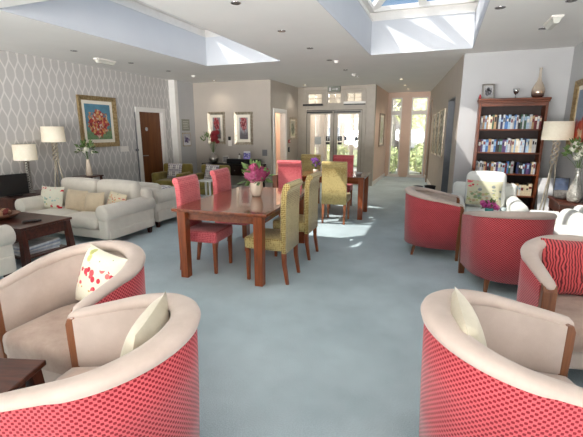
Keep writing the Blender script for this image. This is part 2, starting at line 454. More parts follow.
def skylight(x0, x1, y0, y1, idx):
    zt, zk, zr = 3.36, 3.52, 4.05
    root = sroot('window_%d' % idx, (0,0,0))
    t = .06
    s = MB()
    s.box(x0, x0+.008, y0, y1, ZC, zt); s.box(x1-.008, x1, y0, y1, ZC, zt)
    s.box(x0+.008, x1-.008, y0, y0+.008, ZC, zt); s.box(x0+.008, x1-.008, y1-.008, y1, ZC, zt)
    s.box(x0-t, x0, y0-t, y1+t, ZC+.121, zt); s.box(x1, x1+t, y0-t, y1+t, ZC+.121, zt)
    s.box(x0, x1, y0-t, y0, ZC+.121, zt); s.box(x0, x1, y1, y1+t, ZC+.121, zt)
    obj('shaft_lining', s, m['shaft'], root)
    k = MB(); g = .035
    k.box(x0-t, x0-g, y0-t, y1+t, zt, zk); k.box(x1+g, x1+t, y0-t, y1+t, zt, zk)
    k.box(x0-g, x1+g, y0-t, y0-g, zt, zk); k.box(x0-g, x1+g, y1+g, y1+t, zt, zk)
    # slim sill ledge at the foot of the kerb
    for a in ((x0-.02, x0+.02, y0, y1), (x1-.02, x1+.02, y0, y1), (x0, x1, y0-.02, y0+.02), (x0, x1, y1-.02, y1+.02)):
        k.box(a[0], a[1], a[2], a[3], zt-.012, zt+.012)
    obj('kerb', k, m['white'], root)
    xc = (x0+x1)/2; h = (x1-x0)/2
    ra, rb = Vector((xc, y0+h, zr)), Vector((xc, y1-h, zr))
    f = MB()
    cor = [Vector((x0,y0,zk)), Vector((x1,y0,zk)), Vector((x1,y1,zk)), Vector((x0,y1,zk))]
    for a, b in ((cor[0],cor[1]),(cor[1],cor[2]),(cor[2],cor[3]),(cor[3],cor[0])): f.bar(a, b, .09, .07)
    f.bar(ra, rb, .09, .1)
    for c_, r_ in ((cor[0],ra),(cor[1],ra),(cor[2],rb),(cor[3],rb)): f.bar(c_, r_, .12, .08)
    n = 4
    for i in range(1, n-1):
        y = y0+h + (y1-y0-2*h)*i/(n-1)
        f.bar((x0,y,zk), (xc,y,zr), .075, .07); f.bar((x1,y,zk), (xc,y,zr), .075, .07)
    f.bar((xc,y0,zk), ra, .12, .07); f.bar((xc,y1,zk), rb, .12, .07)
    obj('glazing_bars', f, m['white'], root)
    up = Vector((0,0,.03))
    for q in ((cor[0],ra,rb,cor[3]), (cor[2],rb,ra,cor[1])):
        P = [p+up for p in q]; P2 = [p+Vector((0,0,.012)) for p in P]
        obj('pane', MB().hexa(P, P2), m['glass'], root)
    for q in ((cor[1],ra,cor[0]), (cor[3],rb,cor[2])):
        P = [p+up for p in q]; P2 = [p+Vector((0,0,.012)) for p in P]
        b = MB(); b.add(P+P2, [(0,2,1),(3,4,5),(0,1,4,3),(1,2,5,4),(2,0,3,5)], smooth=False)
        obj('pane', b, m['glass'], root)
    return root
skylight(-4.47, -2.88, 3.05, 7.03, 1)
skylight(-1.26, .32, 3.05, 7.03, 2)

def wall_y(name, x0, x1, y, th, mat, openings=(), z0=0, z1=ZC+.1):
    """wall lying along x at y..y+th, openings (a,b,za,zb)"""
    b = MB(); xs = x0
    for a, c, za, zb in sorted(openings):
        if a > xs: b.box(xs, a, y, y+th, z0, z1)
        if za > z0: b.box(a, c, y, y+th, z0, za)
        if zb < z1: b.box(a, c, y, y+th, zb, z1)
        xs = c
    if xs < x1: b.box(xs, x1, y, y+th, z0, z1)
    return struct(name, b, mat)
def wall_x(name, y0, y1, x, th, mat, openings=(), z0=0, z1=ZC+.1):
    b = MB(); ys = y0
    for a, c, za, zb in sorted(openings):
        if a > ys: b.box(x, x+th, ys, a, z0, z1)
        if za > z0: b.box(x, x+th, a, c, z0, za)
        if zb < z1: b.box(x, x+th, a, c, zb, z1)
        ys = c
    if ys < y1: b.box(x, x+th, ys, y1, z0, z1)
    return struct(name, b, mat)

wall_x('wall_left', -2.6, 8.6, XL-.14, .14, m['wallpaper'], [(7.44, 8.26, 0, 2.03)])
# white return and recessed grey strip beyond the papered wall
wall_y('wall_left_return', XL-.14, -6.44, 8.6, .12, m['white'])
wall_x('wall_left_far', 8.72, 9.52, -6.56, .12, m['wall_cool'])
wall_y('wall_far_left', -6.44, -4.15, 9.4, .12, m['wall'])
wall_x('wall_side', 9.52, 11.45, -4.27, .12, m['wall'], [(9.62, 10.36, 0, 2.06)])
wall_y('wall_entrance', -4.15, -1.85, 11.45, .12, m['wall'], [(-3.97, -2.10, 0, 2.75)])
wall_x('wall_corridor', 11.57, 14.1, -1.97, .12, m['wall_peach_lit'])
wall_y('wall_far', -1.97, -.4, 14.1, .14, m['wall_peach_lit'], [(-1.73,-1.38,.05,2.66), (-1.07,-.56,.05,2.66)])
# slanted right-hand corridor wall with a doorway
p0, p1 = Vector((.22,7.45,0)), Vector((-.5,14.1,0)); d = (p1-p0); L = d.length; ang = math.atan2(d.y, d.x)
Mw = T(p0.x, p0.y, 0, ang)
b = MB()
for a, c, za, zb in ((0,.62,0,ZC+.1),(.62,1.66,2.2,ZC+.1),(1.66,L,0,ZC+.1)): b.box(a, c, -.12, 0, za, zb, Mw)
struct('wall_right_far', b, m['wall'])
b = MB().box(.60, 1.68, -.30, -.26, 0, 2.22, Mw)
dr = sroot('door_4'); obj('door_leaf', b, m['grey_door'], dr)
b = MB(); b.box(.60,.64,-.26,-.0,0,2.2,Mw); b.box(1.64,1.68,-.26,0,0,2.2,Mw); b.box(.60,1.68,-.26,0,2.18,2.22,Mw); obj('door_frame', b, m['grey_door'], dr)
obj('door_handle', MB().box(.74,.84,-.26,-.235,1.0,1.03,Mw), m['silver'], dr)
wall_y('wall_back', .22, 1.89, 7.45, .12, m['wall_cool'])
wall_x('wall_right', -2.6, 7.57, 1.75, .14, m['wall_cool'], [(-1.9, 1.4, .4, 2.3)])
wall_y('wall_rear', -6.76, 1.89, -2.74, .14, m['wall'], [(-6.1,-4.2,.1,2.4),(-3.6,-1.2,.1,2.4),(-.8,1.3,.1,2.4)])

# rear and side windows (behind the camera)
def simple_window(idx, a, c, z0, z1, axis, pos, bars=2):
    root = sroot('window_%d' % idx)
    f = MB(); g = MB(); w = .06
    def bx(b, u0, u1, v0, v1, t):
        if axis == 'y': b.box(u0, u1, pos-t, pos+t, v0, v1)
        else: b.box(pos-t, pos+t, u0, u1, v0, v1)
    bx(f, a, c, z0, z0+w, .04); bx(f, a, c, z1-w, z1, .04); bx(f, a, a+w, z0+w, z1-w, .04); bx(f, c-w, c, z0+w, z1-w, .04)
    for i in range(1, bars+1):
        u = a + (c-a)*i/(bars+1); bx(f, u-w/2, u+w/2, z0+w, z1-w, .035)
    obj('window_frame', f, m['white'], root)
    bx(g, a+w, c-w, z0+w, z1-w, .004); obj('pane', g, m['glass'], root)
for i, (a, c) in enumerate(((-6.1,-4.2),(-3.6,-1.2),(-.8,1.3))): simple_window(3+i, a, c, .1, 2.4, 'y', -2.67)
simple_window(6, -1.9, 1.4, .4, 2.3, 'x', 1.82)

# far tall windows beside the corridor end
def far_window(idx, a, c):
    root = sroot('window_%d' % idx); y0, y1 = 14.11, 14.17; w = .045
    f = MB()
    for z0, z1 in ((.05, 2.14), (2.20, 2.66)):
        f.box(a, c, y0, y1, z0, z0+w); f.box(a, c, y0, y1, z1-w, z1); f.box(a, a+w, y0, y1, z0+w, z1-w); f.box(c-w, c, y0, y1, z0+w, z1-w)
    f.box(a, c, 14.08, y1, 2.14, 2.20)
    obj('window_frame', f, m['white'], root, bevel=.004)
    g = MB(); g.box(a+w, c-w, 14.135, 14.143, .05+w, 2.14-w); g.box(a+w, c-w, 14.135, 14.143, 2.2+w, 2.66-w)
    obj('pane', g, m['leaded'], root)
    obj('window_sill', MB().box(a-.03, c+.03, 14.04, 14.12, .0, .05), m['white'], root)
    # slim glazing lead lines
    l = MB()
    for k in range(1, 6): l.box(a+w, c-w, 14.130, 14.136, .05+2.09*k/6-.005, .05+2.09*k/6+.005)
    l.box((a+c)/2-.004, (a+c)/2+.004, 14.130, 14.136, .1, 2.1)
    obj('glazing_bar', l, m['white'], root)
far_window(7, -1.73, -1.38); far_window(8, -1.07, -.56)

# room seen through the open side doorway
struct('wall_side_room', MB().box(-5.9, -5.8, 9.55, 11.6, 0, ZC).box(-5.8, -4.27, 11.45, 11.57, 0, ZC), m['wall_peach_lit'])
# entrance lobby beyond the glazed doors
struct('wall_lobby_left', MB().box(-4.22, -4.10, 11.57, 13.0, 0, ZC).box(-4.22,-4.10,13.0,13.5,2.1,ZC).box(-4.22,-4.10,13.5,14.24,0,ZC), m['wall'])
lf = MB()
for a, c in ((-4.10,-4.0),(-3.14,-3.02),(-2.07,-1.97)): lf.box(a, c, 14.1, 14.2, 0, 2.6)
lf.box(-4.1,-1.97,14.1,14.2,2.35,2.6); lf.box(-4.0,-3.14,14.1,14.2,0,.25); lf.box(-3.02,-2.07,14.1,14.2,0,.12)
lw = sroot('window_9'); obj('window_frame', lf, m['wall'], lw, bevel=.005)
obj('pane', MB().box(-4.0,-3.14,14.15,14.158,.25,2.35).box(-3.02,-2.07,14.15,14.158,.12,2.35), m['glass'], lw)
struct('wall_lobby_front', MB().box(-4.22,-1.97,14.1,14.24,2.6,ZC+.1), m['wall'])

# baseboards
def base(name, b): return struct(name, b, m['white'], bevel=.004)
base('baseboard_left', MB().box(XL, XL+.018, -2.6, 7.36, 0, .12).box(XL, XL+.018, 8.34, 8.6, 0, .12))
base('baseboard_far_left', MB().box(-6.44, -4.15, 9.382, 9.4, 0, .12))
base('baseboard_side', MB().box(-4.15, -4.132, 10.46, 11.45, 0, .12))
base('baseboard_corridor', MB().box(-1.85, -1.832, 11.45, 14.1, 0, .12))
base('baseboard_right_far', MB().box(1.70, L, 0, .018, 0, .12, Mw).box(0, .58, 0, .018, 0, .12, Mw))
base('baseboard_back', MB().box(.25, 1.75, 7.432, 7.45, 0, .12))
base('baseboard_right', MB().box(1.732, 1.75, -2.6, 7.43, 0, .12))

# ---- door in the papered wall
d1 = sroot('door_1')
f = MB(); x0, x1 = XL-.13, XL+.025
f.box(x0, x1, 7.34, 7.448, 0, 2.12); f.box(x0, x1, 8.252, 8.36, 0, 2.12); f.box(x0, x1, 7.448, 8.252, 2.022, 2.12)
obj('door_frame', f, m['white'], d1, bevel=.006)
obj('door_leaf', MB().box(XL-.10, XL-.06, 7.452, 8.248, .01, 2.018), m['brown_door'], d1)
hd = MB(); hd.tube([(XL-.06,7.56,1.0),(XL-.01,7.56,1.0),(XL-.01,7.68,1.0)], .011); obj('door_handle', hd, m['silver'], d1)
sg = MB(); sg.lathe([(0,0),(.045,0),(.045,.004),(0,.004)], 20, M=T(XL-.06, 7.74, 1.62, 0, 0, R(90))); obj('door_sign', sg, plain('grey_disc_sign', (190,190,190), (120,126,140), 60., .4), d1)

# ---- side doorway frame
d2 = sroot('door_2'); f = MB()
f.box(-4.29,-4.12,9.535,9.635,0,2.15); f.box(-4.29,-4.12,10.345,10.46,0,2.15); f.box(-4.29,-4.12,9.635,10.345,2.045,2.15)
obj('door_frame', f, m['white'], d2, bevel=.006)

# ---- entrance doors
d3 = sroot('door_3')
ye = 11.47
f = MB()
f.box(-3.97,-3.87,ye-.06,ye+.06,0,2.75); f.box(-2.20,-2.10,ye-.06,ye+.06,0,2.75); f.box(-3.87,-2.20,ye-.06,ye+.06,2.68,2.75)
f.box(-3.87,-2.20,ye-.05,ye+.05,2.16,2.31)
for x in (-3.31,-2.75): f.box(x-.045,x+.045,ye-.05,ye+.05,2.31,2.68)
obj('door_frame', f, m['frame_grey'], d3, bevel=.006)
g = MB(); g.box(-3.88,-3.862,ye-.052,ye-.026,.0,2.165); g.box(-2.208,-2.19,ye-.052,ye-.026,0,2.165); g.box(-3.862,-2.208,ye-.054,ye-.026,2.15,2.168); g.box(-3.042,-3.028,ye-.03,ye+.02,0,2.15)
obj('gap_shadow_strip', g, m['black'], d3)  # dark strips drawn in as shadow lines around the leaves
for a, c in ((-3.87,-3.355),(-3.265,-2.795),(-2.705,-2.20)):
    t_ = MB(); y0, y1 = ye-.03, ye+.03; w = .055
    t_.box(a,c,y0,y1,2.31,2.31+w); t_.box(a,c,y0,y1,2.68-w,2.68); t_.box(a,a+w,y0,y1,2.31+w,2.68-w); t_.box(c-w,c,y0,y1,2.31+w,2.68-w)
    t_.box((a+c)/2-.008,(a+c)/2+.008,y0+.01,y1-.01,2.36,2.63); t_.box(a+w,c-w,y0+.01,y1-.01,2.49,2.506)
    tr = obj('transom_light', t_, m['frame_grey'], d3)
    obj('pane', MB().box(a+w,c-w,ye-.004,ye+.004,2.31+w,2.68-w), m['leaded'], tr)
def leaf(a, c, hinge):
    l = MB(); y0, y1 = ye-.025, ye+.025; w = .105
    l.box(a,c,y0,y1,.01,.24); l.box(a,c,y0,y1,2.05,2.155); l.box(a,a+w,y0,y1,.24,2.05); l.box(c-w,c,y0,y1,.24,2.05)
    lo = obj('door_leaf', l, m['frame_grey'], d3, bevel=.005)
    obj('pane', MB().box(a+w,c-w,ye-.004,ye+.004,.24,2.05), m['glass'], lo)
    obj('door_closer', MB().box(a+.02,c-.04,ye-.09,ye-.026,2.085,2.13), m['black'], lo)
    hx = c-.05 if hinge < 0 else a+.05
    hb = MB(); hb.tube([(hx,ye-.03,.95),(hx,ye-.08,.95),(hx,ye-.08,1.25),(hx,ye-.03,1.25)], .012); obj('door_handle', hb, m['silver'], lo)
    # black sticker with a white pictogram on the glass
    sx = (c-w-.13) if hinge < 0 else (a+w+.02)
    st = obj('sticker', MB().box(sx,sx+.12,ye-.008,ye-.005,1.28,1.42).box(sx,sx+.12,ye-.008,ye-.005,1.18,1.25), m['black'], lo)
    mk = MB(); mk.box(sx+.052,sx+.068,ye-.011,ye-.008,1.30,1.365); mk.box(sx+.047,sx+.073,ye-.011,ye-.008,1.372,1.398)
    obj('pictogram', mk, m['paper'], lo)
    return lo
ll = leaf(-3.865, -3.04, -1); rl = leaf(-3.03, -2.205, 1)
obj('notice', MB().box(-3.62,-3.42,ye-.008,ye-.005,1.18,1.40), plain('pale_notice_film', (196,200,200), (180,184,184), 30., .6), ll)
for k in range(2):
    sx = -2.72+.32*k
    obj('sticker', MB().box(sx,sx+.08,ye-.008,ye-.005,1.29,1.42), plain('blue_grey_sticker', (90,100,116), (60,66,80), 30., .5), rl)
# opening gear boxes below the transom lights
obj('opener_rail', MB().box(-3.97,-3.36,ye-.12,ye-.055,2.29,2.345), m['black'], d3)
obj('opener_rail', MB().box(-2.74,-2.12,ye-.12,ye-.055,2.33,2.39), m['white'], d3); obj('opener_rail', MB().box(-2.74,-2.12,ye-.10,ye-.055,2.295,2.33), m['black'], d3)
struct('trim_2', MB().box(-4.15,-3.97,11.42,11.45,0,ZC).box(-2.10,-1.85,11.42,11.45,0,ZC), m['frame_grey'], bevel=.004)

# ------------------------------------------------------------------ lights, world, camera
cam = bpy.data.cameras.new('camera'); co = bpy.data.objects.new('camera', cam); C.objects.link(co)
cam.sensor_width = 36; cam.lens = 390*36/583; cam.clip_start = .05; cam.clip_end = 300
co.location = (0,0,1.6); co.rotation_euler = (R(90-12.785), 0, R(20.873))
S = bpy.context.scene; S.camera = co
S.view_settings.view_transform = 'Standard'; S.view_settings.look = 'None'; S.view_settings.gamma = 1; S.view_settings.exposure = 0.0
try: S.view_settings.use_curve_mapping = False
except Exception: pass
S.cycles.use_denoising = True
S.cycles.max_bounces = 10; S.cycles.diffuse_bounces = 6; S.cycles.transparent_max_bounces = 16
S.cycles.sample_clamp_indirect = 8; S.cycles.caustics_reflective = False; S.cycles.caustics_refractive = False

SKY, HORIZON_FILL, GROUND_FILL = .64, 2.5, 29.
W = bpy.data.worlds.new('sky'); S.world = W; W.use_nodes = True
nt = W.node_tree; nt.nodes.clear()
bg = nt.nodes.new('ShaderNodeBackground'); wo = nt.nodes.new('ShaderNodeOutputWorld')
tc = nt.nodes.new('ShaderNodeTexCoord'); nz = nt.nodes.new('ShaderNodeTexNoise'); nz.inputs['Scale'].default_value = 2.5; nz.inputs['Detail'].default_value = 5
cr = nt.nodes.new('ShaderNodeValToRGB'); cr.color_ramp.elements[0].position = .42; cr.color_ramp.elements[1].position = .62
cr.color_ramp.elements[0].color = (.22,.52,1.,1); cr.color_ramp.elements[1].color = (.60,.82,1.,1)
nt.links.new(tc.outputs['Generated'], nz.inputs['Vector']); nt.links.new(nz.outputs[0], cr.inputs[0])
# fill glow added low in the southern sky, clear blue overhead
sx = nt.nodes.new('ShaderNodeSeparateXYZ'); nt.links.new(tc.outputs['Generated'], sx.inputs[0])
def wm(op, a, b=None):
    n = nt.nodes.new('ShaderNodeMath'); n.operation = op
    for i, v in enumerate((a, b)):
        if v is None: continue
        if isinstance(v, bpy.types.NodeSocket): nt.links.new(v, n.inputs[i])
        else: n.inputs[i].default_value = v
    return n.outputs[0]
south = wm('MAXIMUM', wm('MULTIPLY', sx.outputs[1], -1.), 0.)
az = wm('ABSOLUTE', sx.outputs[2])
low = wm('MINIMUM', wm('MAXIMUM', wm('SUBTRACT', 1.3, wm('MULTIPLY', az, 6.)), 0.), 1.)
below = wm('LESS_THAN', sx.outputs[2], 0.)            # fill glow added below the southern horizon to brighten the ceiling
hz = wm('MULTIPLY', south, wm('ADD', wm('MULTIPLY', low, HORIZON_FILL), wm('MULTIPLY', below, GROUND_FILL)))
mixc = nt.nodes.new('ShaderNodeMix'); mixc.data_type = 'RGBA'
nt.links.new(wm('MINIMUM', wm('ADD', low, hz), 1.), mixc.inputs[0]); nt.links.new(cr.outputs[0], mixc.inputs[6]); mixc.inputs[7].default_value = (1.,.97,.94,1)
nt.links.new(mixc.outputs[2], bg.inputs[0])
nt.links.new(wm('ADD', wm('ADD', SKY, wm('MULTIPLY', low, .8)), hz), bg.inputs[1])
nt.links.new(bg.outputs[0], wo.inputs[0])

sun = bpy.data.lights.new('sun', 'SUN'); sun.energy = 6.3; sun.angle = R(.6); sun.color = (1,.95,.88)
so = bpy.data.objects.new('sun', sun); C.objects.link(so)
so.rotation_euler = Vector((.67,.50,-1)).to_track_quat('-Z','Y').to_euler()

def area(name, loc, rot, sx, sy, energy=0, portal=False, color=(1,1,1)):
    l = bpy.data.lights.new(name, 'AREA'); l.shape = 'RECTANGLE'; l.size = sx; l.size_y = sy; l.energy = energy; l.color = color
    if portal: l.cycles.is_portal = True
    o = bpy.data.objects.new(name, l); C.objects.link(o); o.location = loc; o.rotation_euler = rot
    return o
for x in (-3.675, -.47): area('skylight_portal', (x,5.04,3.5), (0,0,0), 1.58, 3.98, 1, True)
for a, c in ((-6.1,-4.2),(-3.6,-1.2),(-.8,1.3)): area('window_portal', ((a+c)/2,-2.55,1.25), (R(90),0,0), c-a, 2.3, 1, True)
area('window_portal', (1.74,-.25,1.35), (R(90),0,R(90)), 3.3, 1.9, 1, True)

# recessed downlights: fitting and lamp together
dl_ring = MB(); dl_ring.lathe([(.036,-.004),(.05,-.006),(.052,0),(.036,0),(.036,-.004)], 20, cap=False)
ring_me = dl_ring.make('trim_ring'); ring_me.materials.append(m['chrome'])
lens_me = MB().lathe([(0,-.001),(.036,-.001),(.036,0),(0,0)], 16).make('lens')
lens_me.materials.append(plain('downlight_lens', (255,240,215), None, 10., .4, emit=(255,232,200), estr=4.))
ORD = ['first','second','third','fourth','fifth','sixth','seventh','eighth','ninth','tenth']
lens_off = lens_me.copy(); lens_off.materials.clear(); lens_off.materials.append(plain('unlit_downlight_lens', (120,112,104), (90,84,80), 60., .3))
def downlight(x, y, label, group, e=0.):
    t = thing('ceiling_downlight', label, 'ceiling light', (x,y,ZC), 0, group)
    a = bpy.data.objects.new('trim_ring', ring_me); C.objects.link(a); a.parent = t
    c = bpy.data.objects.new('lens', lens_me if e else lens_off); C.objects.link(c); c.parent = t
    if not e: return
    l = bpy.data.lights.new('lamp', 'SPOT'); l.energy = e; l.spot_size = R(120); l.spot_blend = .8; l.color = (1,.87,.72); l.shadow_soft_size = .05
    lo = bpy.data.objects.new('lamp', l); C.objects.link(lo); lo.parent = t; lo.location = (0,0,-.02)
for i, y in enumerate((3.77,4.97,6.12,7.24,8.50,9.65)):
    downlight(-2.03, y, 'recessed ceiling downlight between the two skylights, %s in its row counting away from the camera' % ORD[i], 'downlights between the skylights')
for i, y in enumerate((4.97,6.21,7.31)):
    downlight(-5.6, y, 'recessed downlight beside the papered wall, %s in its row counting towards the brown door' % ORD[i], 'downlights by the papered wall')
for i, (x, y) in enumerate(((-1.09,10.47),(-1.12,11.87),(-1.13,13.03))):
    downlight(x, y, 'recessed downlight in the corridor ceiling, %s on the way to the tall windows' % ORD[i], 'corridor downlights', 48.)
for i, (x, y) in enumerate(((.44,4.87),(1.05,6.02),(1.06,4.87))):
    downlight(x, y, 'recessed downlight in the ceiling right of the skylight, %s' % ('beside the skylight edge','before the emergency light','at the top edge of the photo')[i], 'downlights near the bookcase')
downlight(-5.57, 10.17-1.1, 'recessed ceiling downlight above the black console table', 'downlights by the papered wall', 16.)
downlight(-3.74, 10.87, 'recessed ceiling downlight just before the left side of the glazed doors', 'downlights by the doors', 20.)

def fill_light(label, x, y, e, col):  # invented ceiling lights, added to brighten the lobby and side room
    t = thing('ceiling_fill_light', label, 'ceiling light', (x,y,ZC))
    obj('fitting', MB().lathe([(0,-.02),(.15,-.02),(.15,0),(0,0)], 28), m['white'], t)
    obj('diffuser', MB().lathe([(0,-.075),(.09,-.065),(.135,-.04),(.14,-.02),(0,-.02)], 28), plain('opal_diffuser_%d' % e, (255,246,230), None, 10., .5, emit=(255,240,214), estr=3.), t)
    l = bpy.data.lights.new('lamp', 'POINT'); l.energy = e; l.color = col; l.shadow_soft_size = .12
    lo = bpy.data.objects.new('lamp', l); C.objects.link(lo); lo.parent = t; lo.location = (0,0,-.14)
fill_light('added opal fill light brightening the lobby beyond the glazed doors', -3.0, 12.8, 110, (1,.92,.80))
fill_light('added opal fill light brightening the peach-lit side room', -5.1, 10.5, 70, (1,.84,.68))

# ------------------------------------------------------------------ tub chairs
def tub_path(w=.34, dep=.62, off=0., na=10, nb=36):
    yf, yb, ys = dep/2, -dep/2, dep*.05
    pts = [(w+off, yf+(ys-yf)*t) for t in [i/na for i in range(na+1)]]
    pts += [((w+off)*math.cos(a), ys-(ys-yb+off)*math.sin(a)) for a in [PI*i/nb for i in range(1, nb)]]
    pts += [(-w-off, ys+(yf-ys)*t) for t in [i/na for i in range(na+1)]]
    return pts
ZB, ZA = .82, .70
def rim_z(y, dep=.62): return ZB-(ZB-ZA)*(y+dep/2)/dep
def make_tub(label, loc, rz):
    root = thing('tub_chair', label, 'armchair', loc, rz, 'tub chairs')
    mid = tub_path(); n = len(mid)
    # outer checked shell, tapering inwards to the bottom
    def shell(offs, zs, mat, name, uv=True):
        rows = []
        ln = [0.]
        for i in range(1, n): ln.append(ln[-1]+math.dist(mid[i], mid[i-1]))
        cs = [tub_path(off=o) for o in offs]
        for i in range(n):
            row = []
            for k, o in enumerate(offs):
                x, y = cs[k][i]; z = zs[k]
                if z is None: z = rim_z(mid[i][1])-.012
                row.append((x, y, z))
            rows.append(row)
        b = MB()
        def UV(i, j):
            j %= len(offs)
            return (ln[min(i,n-1)], rows[min(i,n-1)][j][2])
        b.grid(rows, closev=True, UV=UV)
        b.add(rows[0], [list(range(len(offs)))[::-1]], smooth=False); b.add(rows[-1], [list(range(len(offs)))], smooth=False)
        return obj(name, b, mat, root)
    shell((.046,.042,.036,.024,-.004,-.004), (None,.60,.40,.135,.135,None), m['tubred'], 'outer_shell')
    shell((-.005,-.005,-.040,-.046), (None,.22,.22,None), m['tubbeige'], 'inner_lining')
    # padded rim
    rows = []; k = 14
    N = len(mid)
    for i, (x, y) in enumerate(mid):
        a = mid[max(i-1,0)]; c = mid[min(i+1,N-1)]
        t = Vector((c[0]-a[0], c[1]-a[1], 0)).normalized(); nr = Vector((t.y,-t.x,0))
        nr = -nr if nr.dot(Vector((x,y,0))) < 0 else nr
        q_ = max(0., min(1., (y+.31)/.62)); f = 1.-.40*q_
        z = rim_z(y)
        rows.append([tuple(Vector((x,y,z)) + nr*(.064*f*math.cos(q)) + Vector((0,0,.036*f*math.sin(q)-(0.006 if math.sin(q)<0 else 0)))) for q in [2*PI*j/k for j in range(k)]])
    # rounded ends
    def endcap(row, y): 
        c = Vector((sum(p[0] for p in row)/k, sum(p[1] for p in row)/k, sum(p[2] for p in row)/k))
        return [[tuple(c+(Vector(p)-c)*s_+Vector((0,dy,-dz))) for p in row] for s_, dy, dz in ((.92,.018,.004),(.6,.034,.012),(.05,.04,.016))]
    rows = endcap(rows[0],0)[::-1] + rows + endcap(rows[-1],0)
    obj('padded_rim', MB().grid(rows, closev=True), m['tubbeige'], root)
    # seat cushion following the inside of the tub
    ins = tub_path(off=-.05)
    ring = [p for p in ins] 
    fr = [(.285,.345),(.20,.372),(0.,.38),(-.20,.372),(-.285,.345)]
    poly = ring + fr[::-1]
    cx_ = sum(p[0] for p in poly)/len(poly); cy_ = sum(p[1] for p in poly)/len(poly)
    def lay(s_, z): return [(cx_+(p[0]-cx_)*s_, cy_+(p[1]-cy_)*s_, z) for p in poly]
    L_ = [lay(.97,.30), lay(1.,.32), lay(1.0,.40), lay(.985,.425), lay(.95,.442), lay(.80,.456), lay(.5,.466), lay(.05,.47)]
    b = MB().grid(L_, closev=True); b.add(L_[0], [list(range(len(poly)))[::-1]]); b.add(L_[-1], [list(range(len(poly)))]); obj('seat_cushion', b, m['tubseat'], root)
    # upholstered front rail and base
    b = MB().rbox(-.30,.30,.25,.335,.16,.31,.02); obj('front_rail', b, m['tubbeige'], root)
    b = MB(); base_ = tub_path(off=-.02); q = base_+[]
    lo = [(x*.96,y*.96,.15) for x, y in q]; hi = [(x*.97,y*.97,.30) for x, y in q]
    b.grid([lo,hi], closev=True); b.add(lo, [list(range(len(lo)))[::-1]]); b.add(hi, [list(range(len(hi)))]); obj('seat_base', b, m['black'], root)
    # wooden arm fronts that run down to the floor
    for sg in (1,-1):
        b = MB(); x = sg*.34
        path = [(x,.305,ZA+.002),(x,.322,ZA-.010),(x,.330,ZA-.04),(x,.328,ZA-.12),(x*.99,.322,.40),(x*.985,.320,.18),(x*.99,.322,.0)]
        wd = [.038,.040,.040,.040,.040,.038,.030]; hd = [.010,.018,.022,.024,.024,.022,.016]
        rows = [[(px-sg*0+dx*w_/1, py+dy*h_, pz) for dx, dy in ((-1,-1),(1,-1),(1,1),(-1,1))] for (px,py,pz), w_, h_ in zip(path, wd, hd)]
        b.grid(rows, closev=True, smooth=False); b.add(rows[0], [[0,1,2,3]], smooth=False); b.add(rows[-1], [[3,2,1,0]], smooth=False)
        obj('arm_post', b, m['oak_post'], root, bevel=.006)
        b = MB().taper(sg*.24, -.19, 0, .16, .015, .024, dx=sg*.02, dy=-.03); obj('leg', b, m['oak_post'], root, bevel=.003)
    return root
TUBS = {}
tubA = make_tub('pink checked tub chair nearest the camera at the lower left, plain cream cushion inside', (-1.235,1.11,0), R(113))
def tub(key, label, loc, rz): TUBS[key] = dup(tubA, loc, rz, label, 'tub chairs'); return TUBS[key]
tub('B', 'tub chair holding the red flower cushion, behind the nearest left tub chair', (-2.035,1.675,0), R(180))
tub('C', 'tub chair in front at the lower right with a plain cream cushion', (.338,1.73,0), R(-85.4))
tub('D', 'tub chair at the right edge holding the ribbed red cushion', (.947,2.962,0), R(-171))
tub('E', 'empty red tub chair with its back to the camera, in front of the white armchair', (.715,4.42,0), R(14))
tub('F', 'empty red tub chair seen from the side, left of the low glass table', (-.061,5.422,0), R(-88))

def cushion(name, label, cat, mat, w, h, t, loc, rot, group=None):
    o = obj(name, MB().pillow(w, h, t), mat, None, loc=loc, rot=rot)
    return tag(o, label, cat, group)
def in_chair(root_loc, rz, lx, ly, z):
    p = T(*root_loc, rz) @ Vector((lx, ly, z)); return (p.x, p.y, p.z)
# cushions in the tub chairs (front of cushion = local +y of the chair)
cushion('cushion','plain cream cushion inside the nearest left tub chair','cushion',m['creamcush'],.41,.41,.15,in_chair((-1.235,1.11,0),R(113),.03,-.075,.462),(R(14),0,R(113)))
cushion('cushion','cream cushion printed with a row of red and pink flowers','cushion',m['floral'],.43,.39,.15,in_chair((-2.035,1.675,0),R(180),.005,-.05,.465),(R(20),R(-4),R(180-14)))
cushion('cushion','plain cream cushion inside the front right tub chair','cushion',m['creamcush'],.42,.42,.15,in_chair((.338,1.73,0),R(-85.4),0,-.115,.462),(R(14),0,R(-85.4)))
cushion('cushion','ribbed dark red cushion in the tub chair at the right edge','cushion',m['stripe'],.46,.40,.14,in_chair((.947,2.962,0),R(-171),-.02,-.12,.462),(R(14),0,R(-171)))

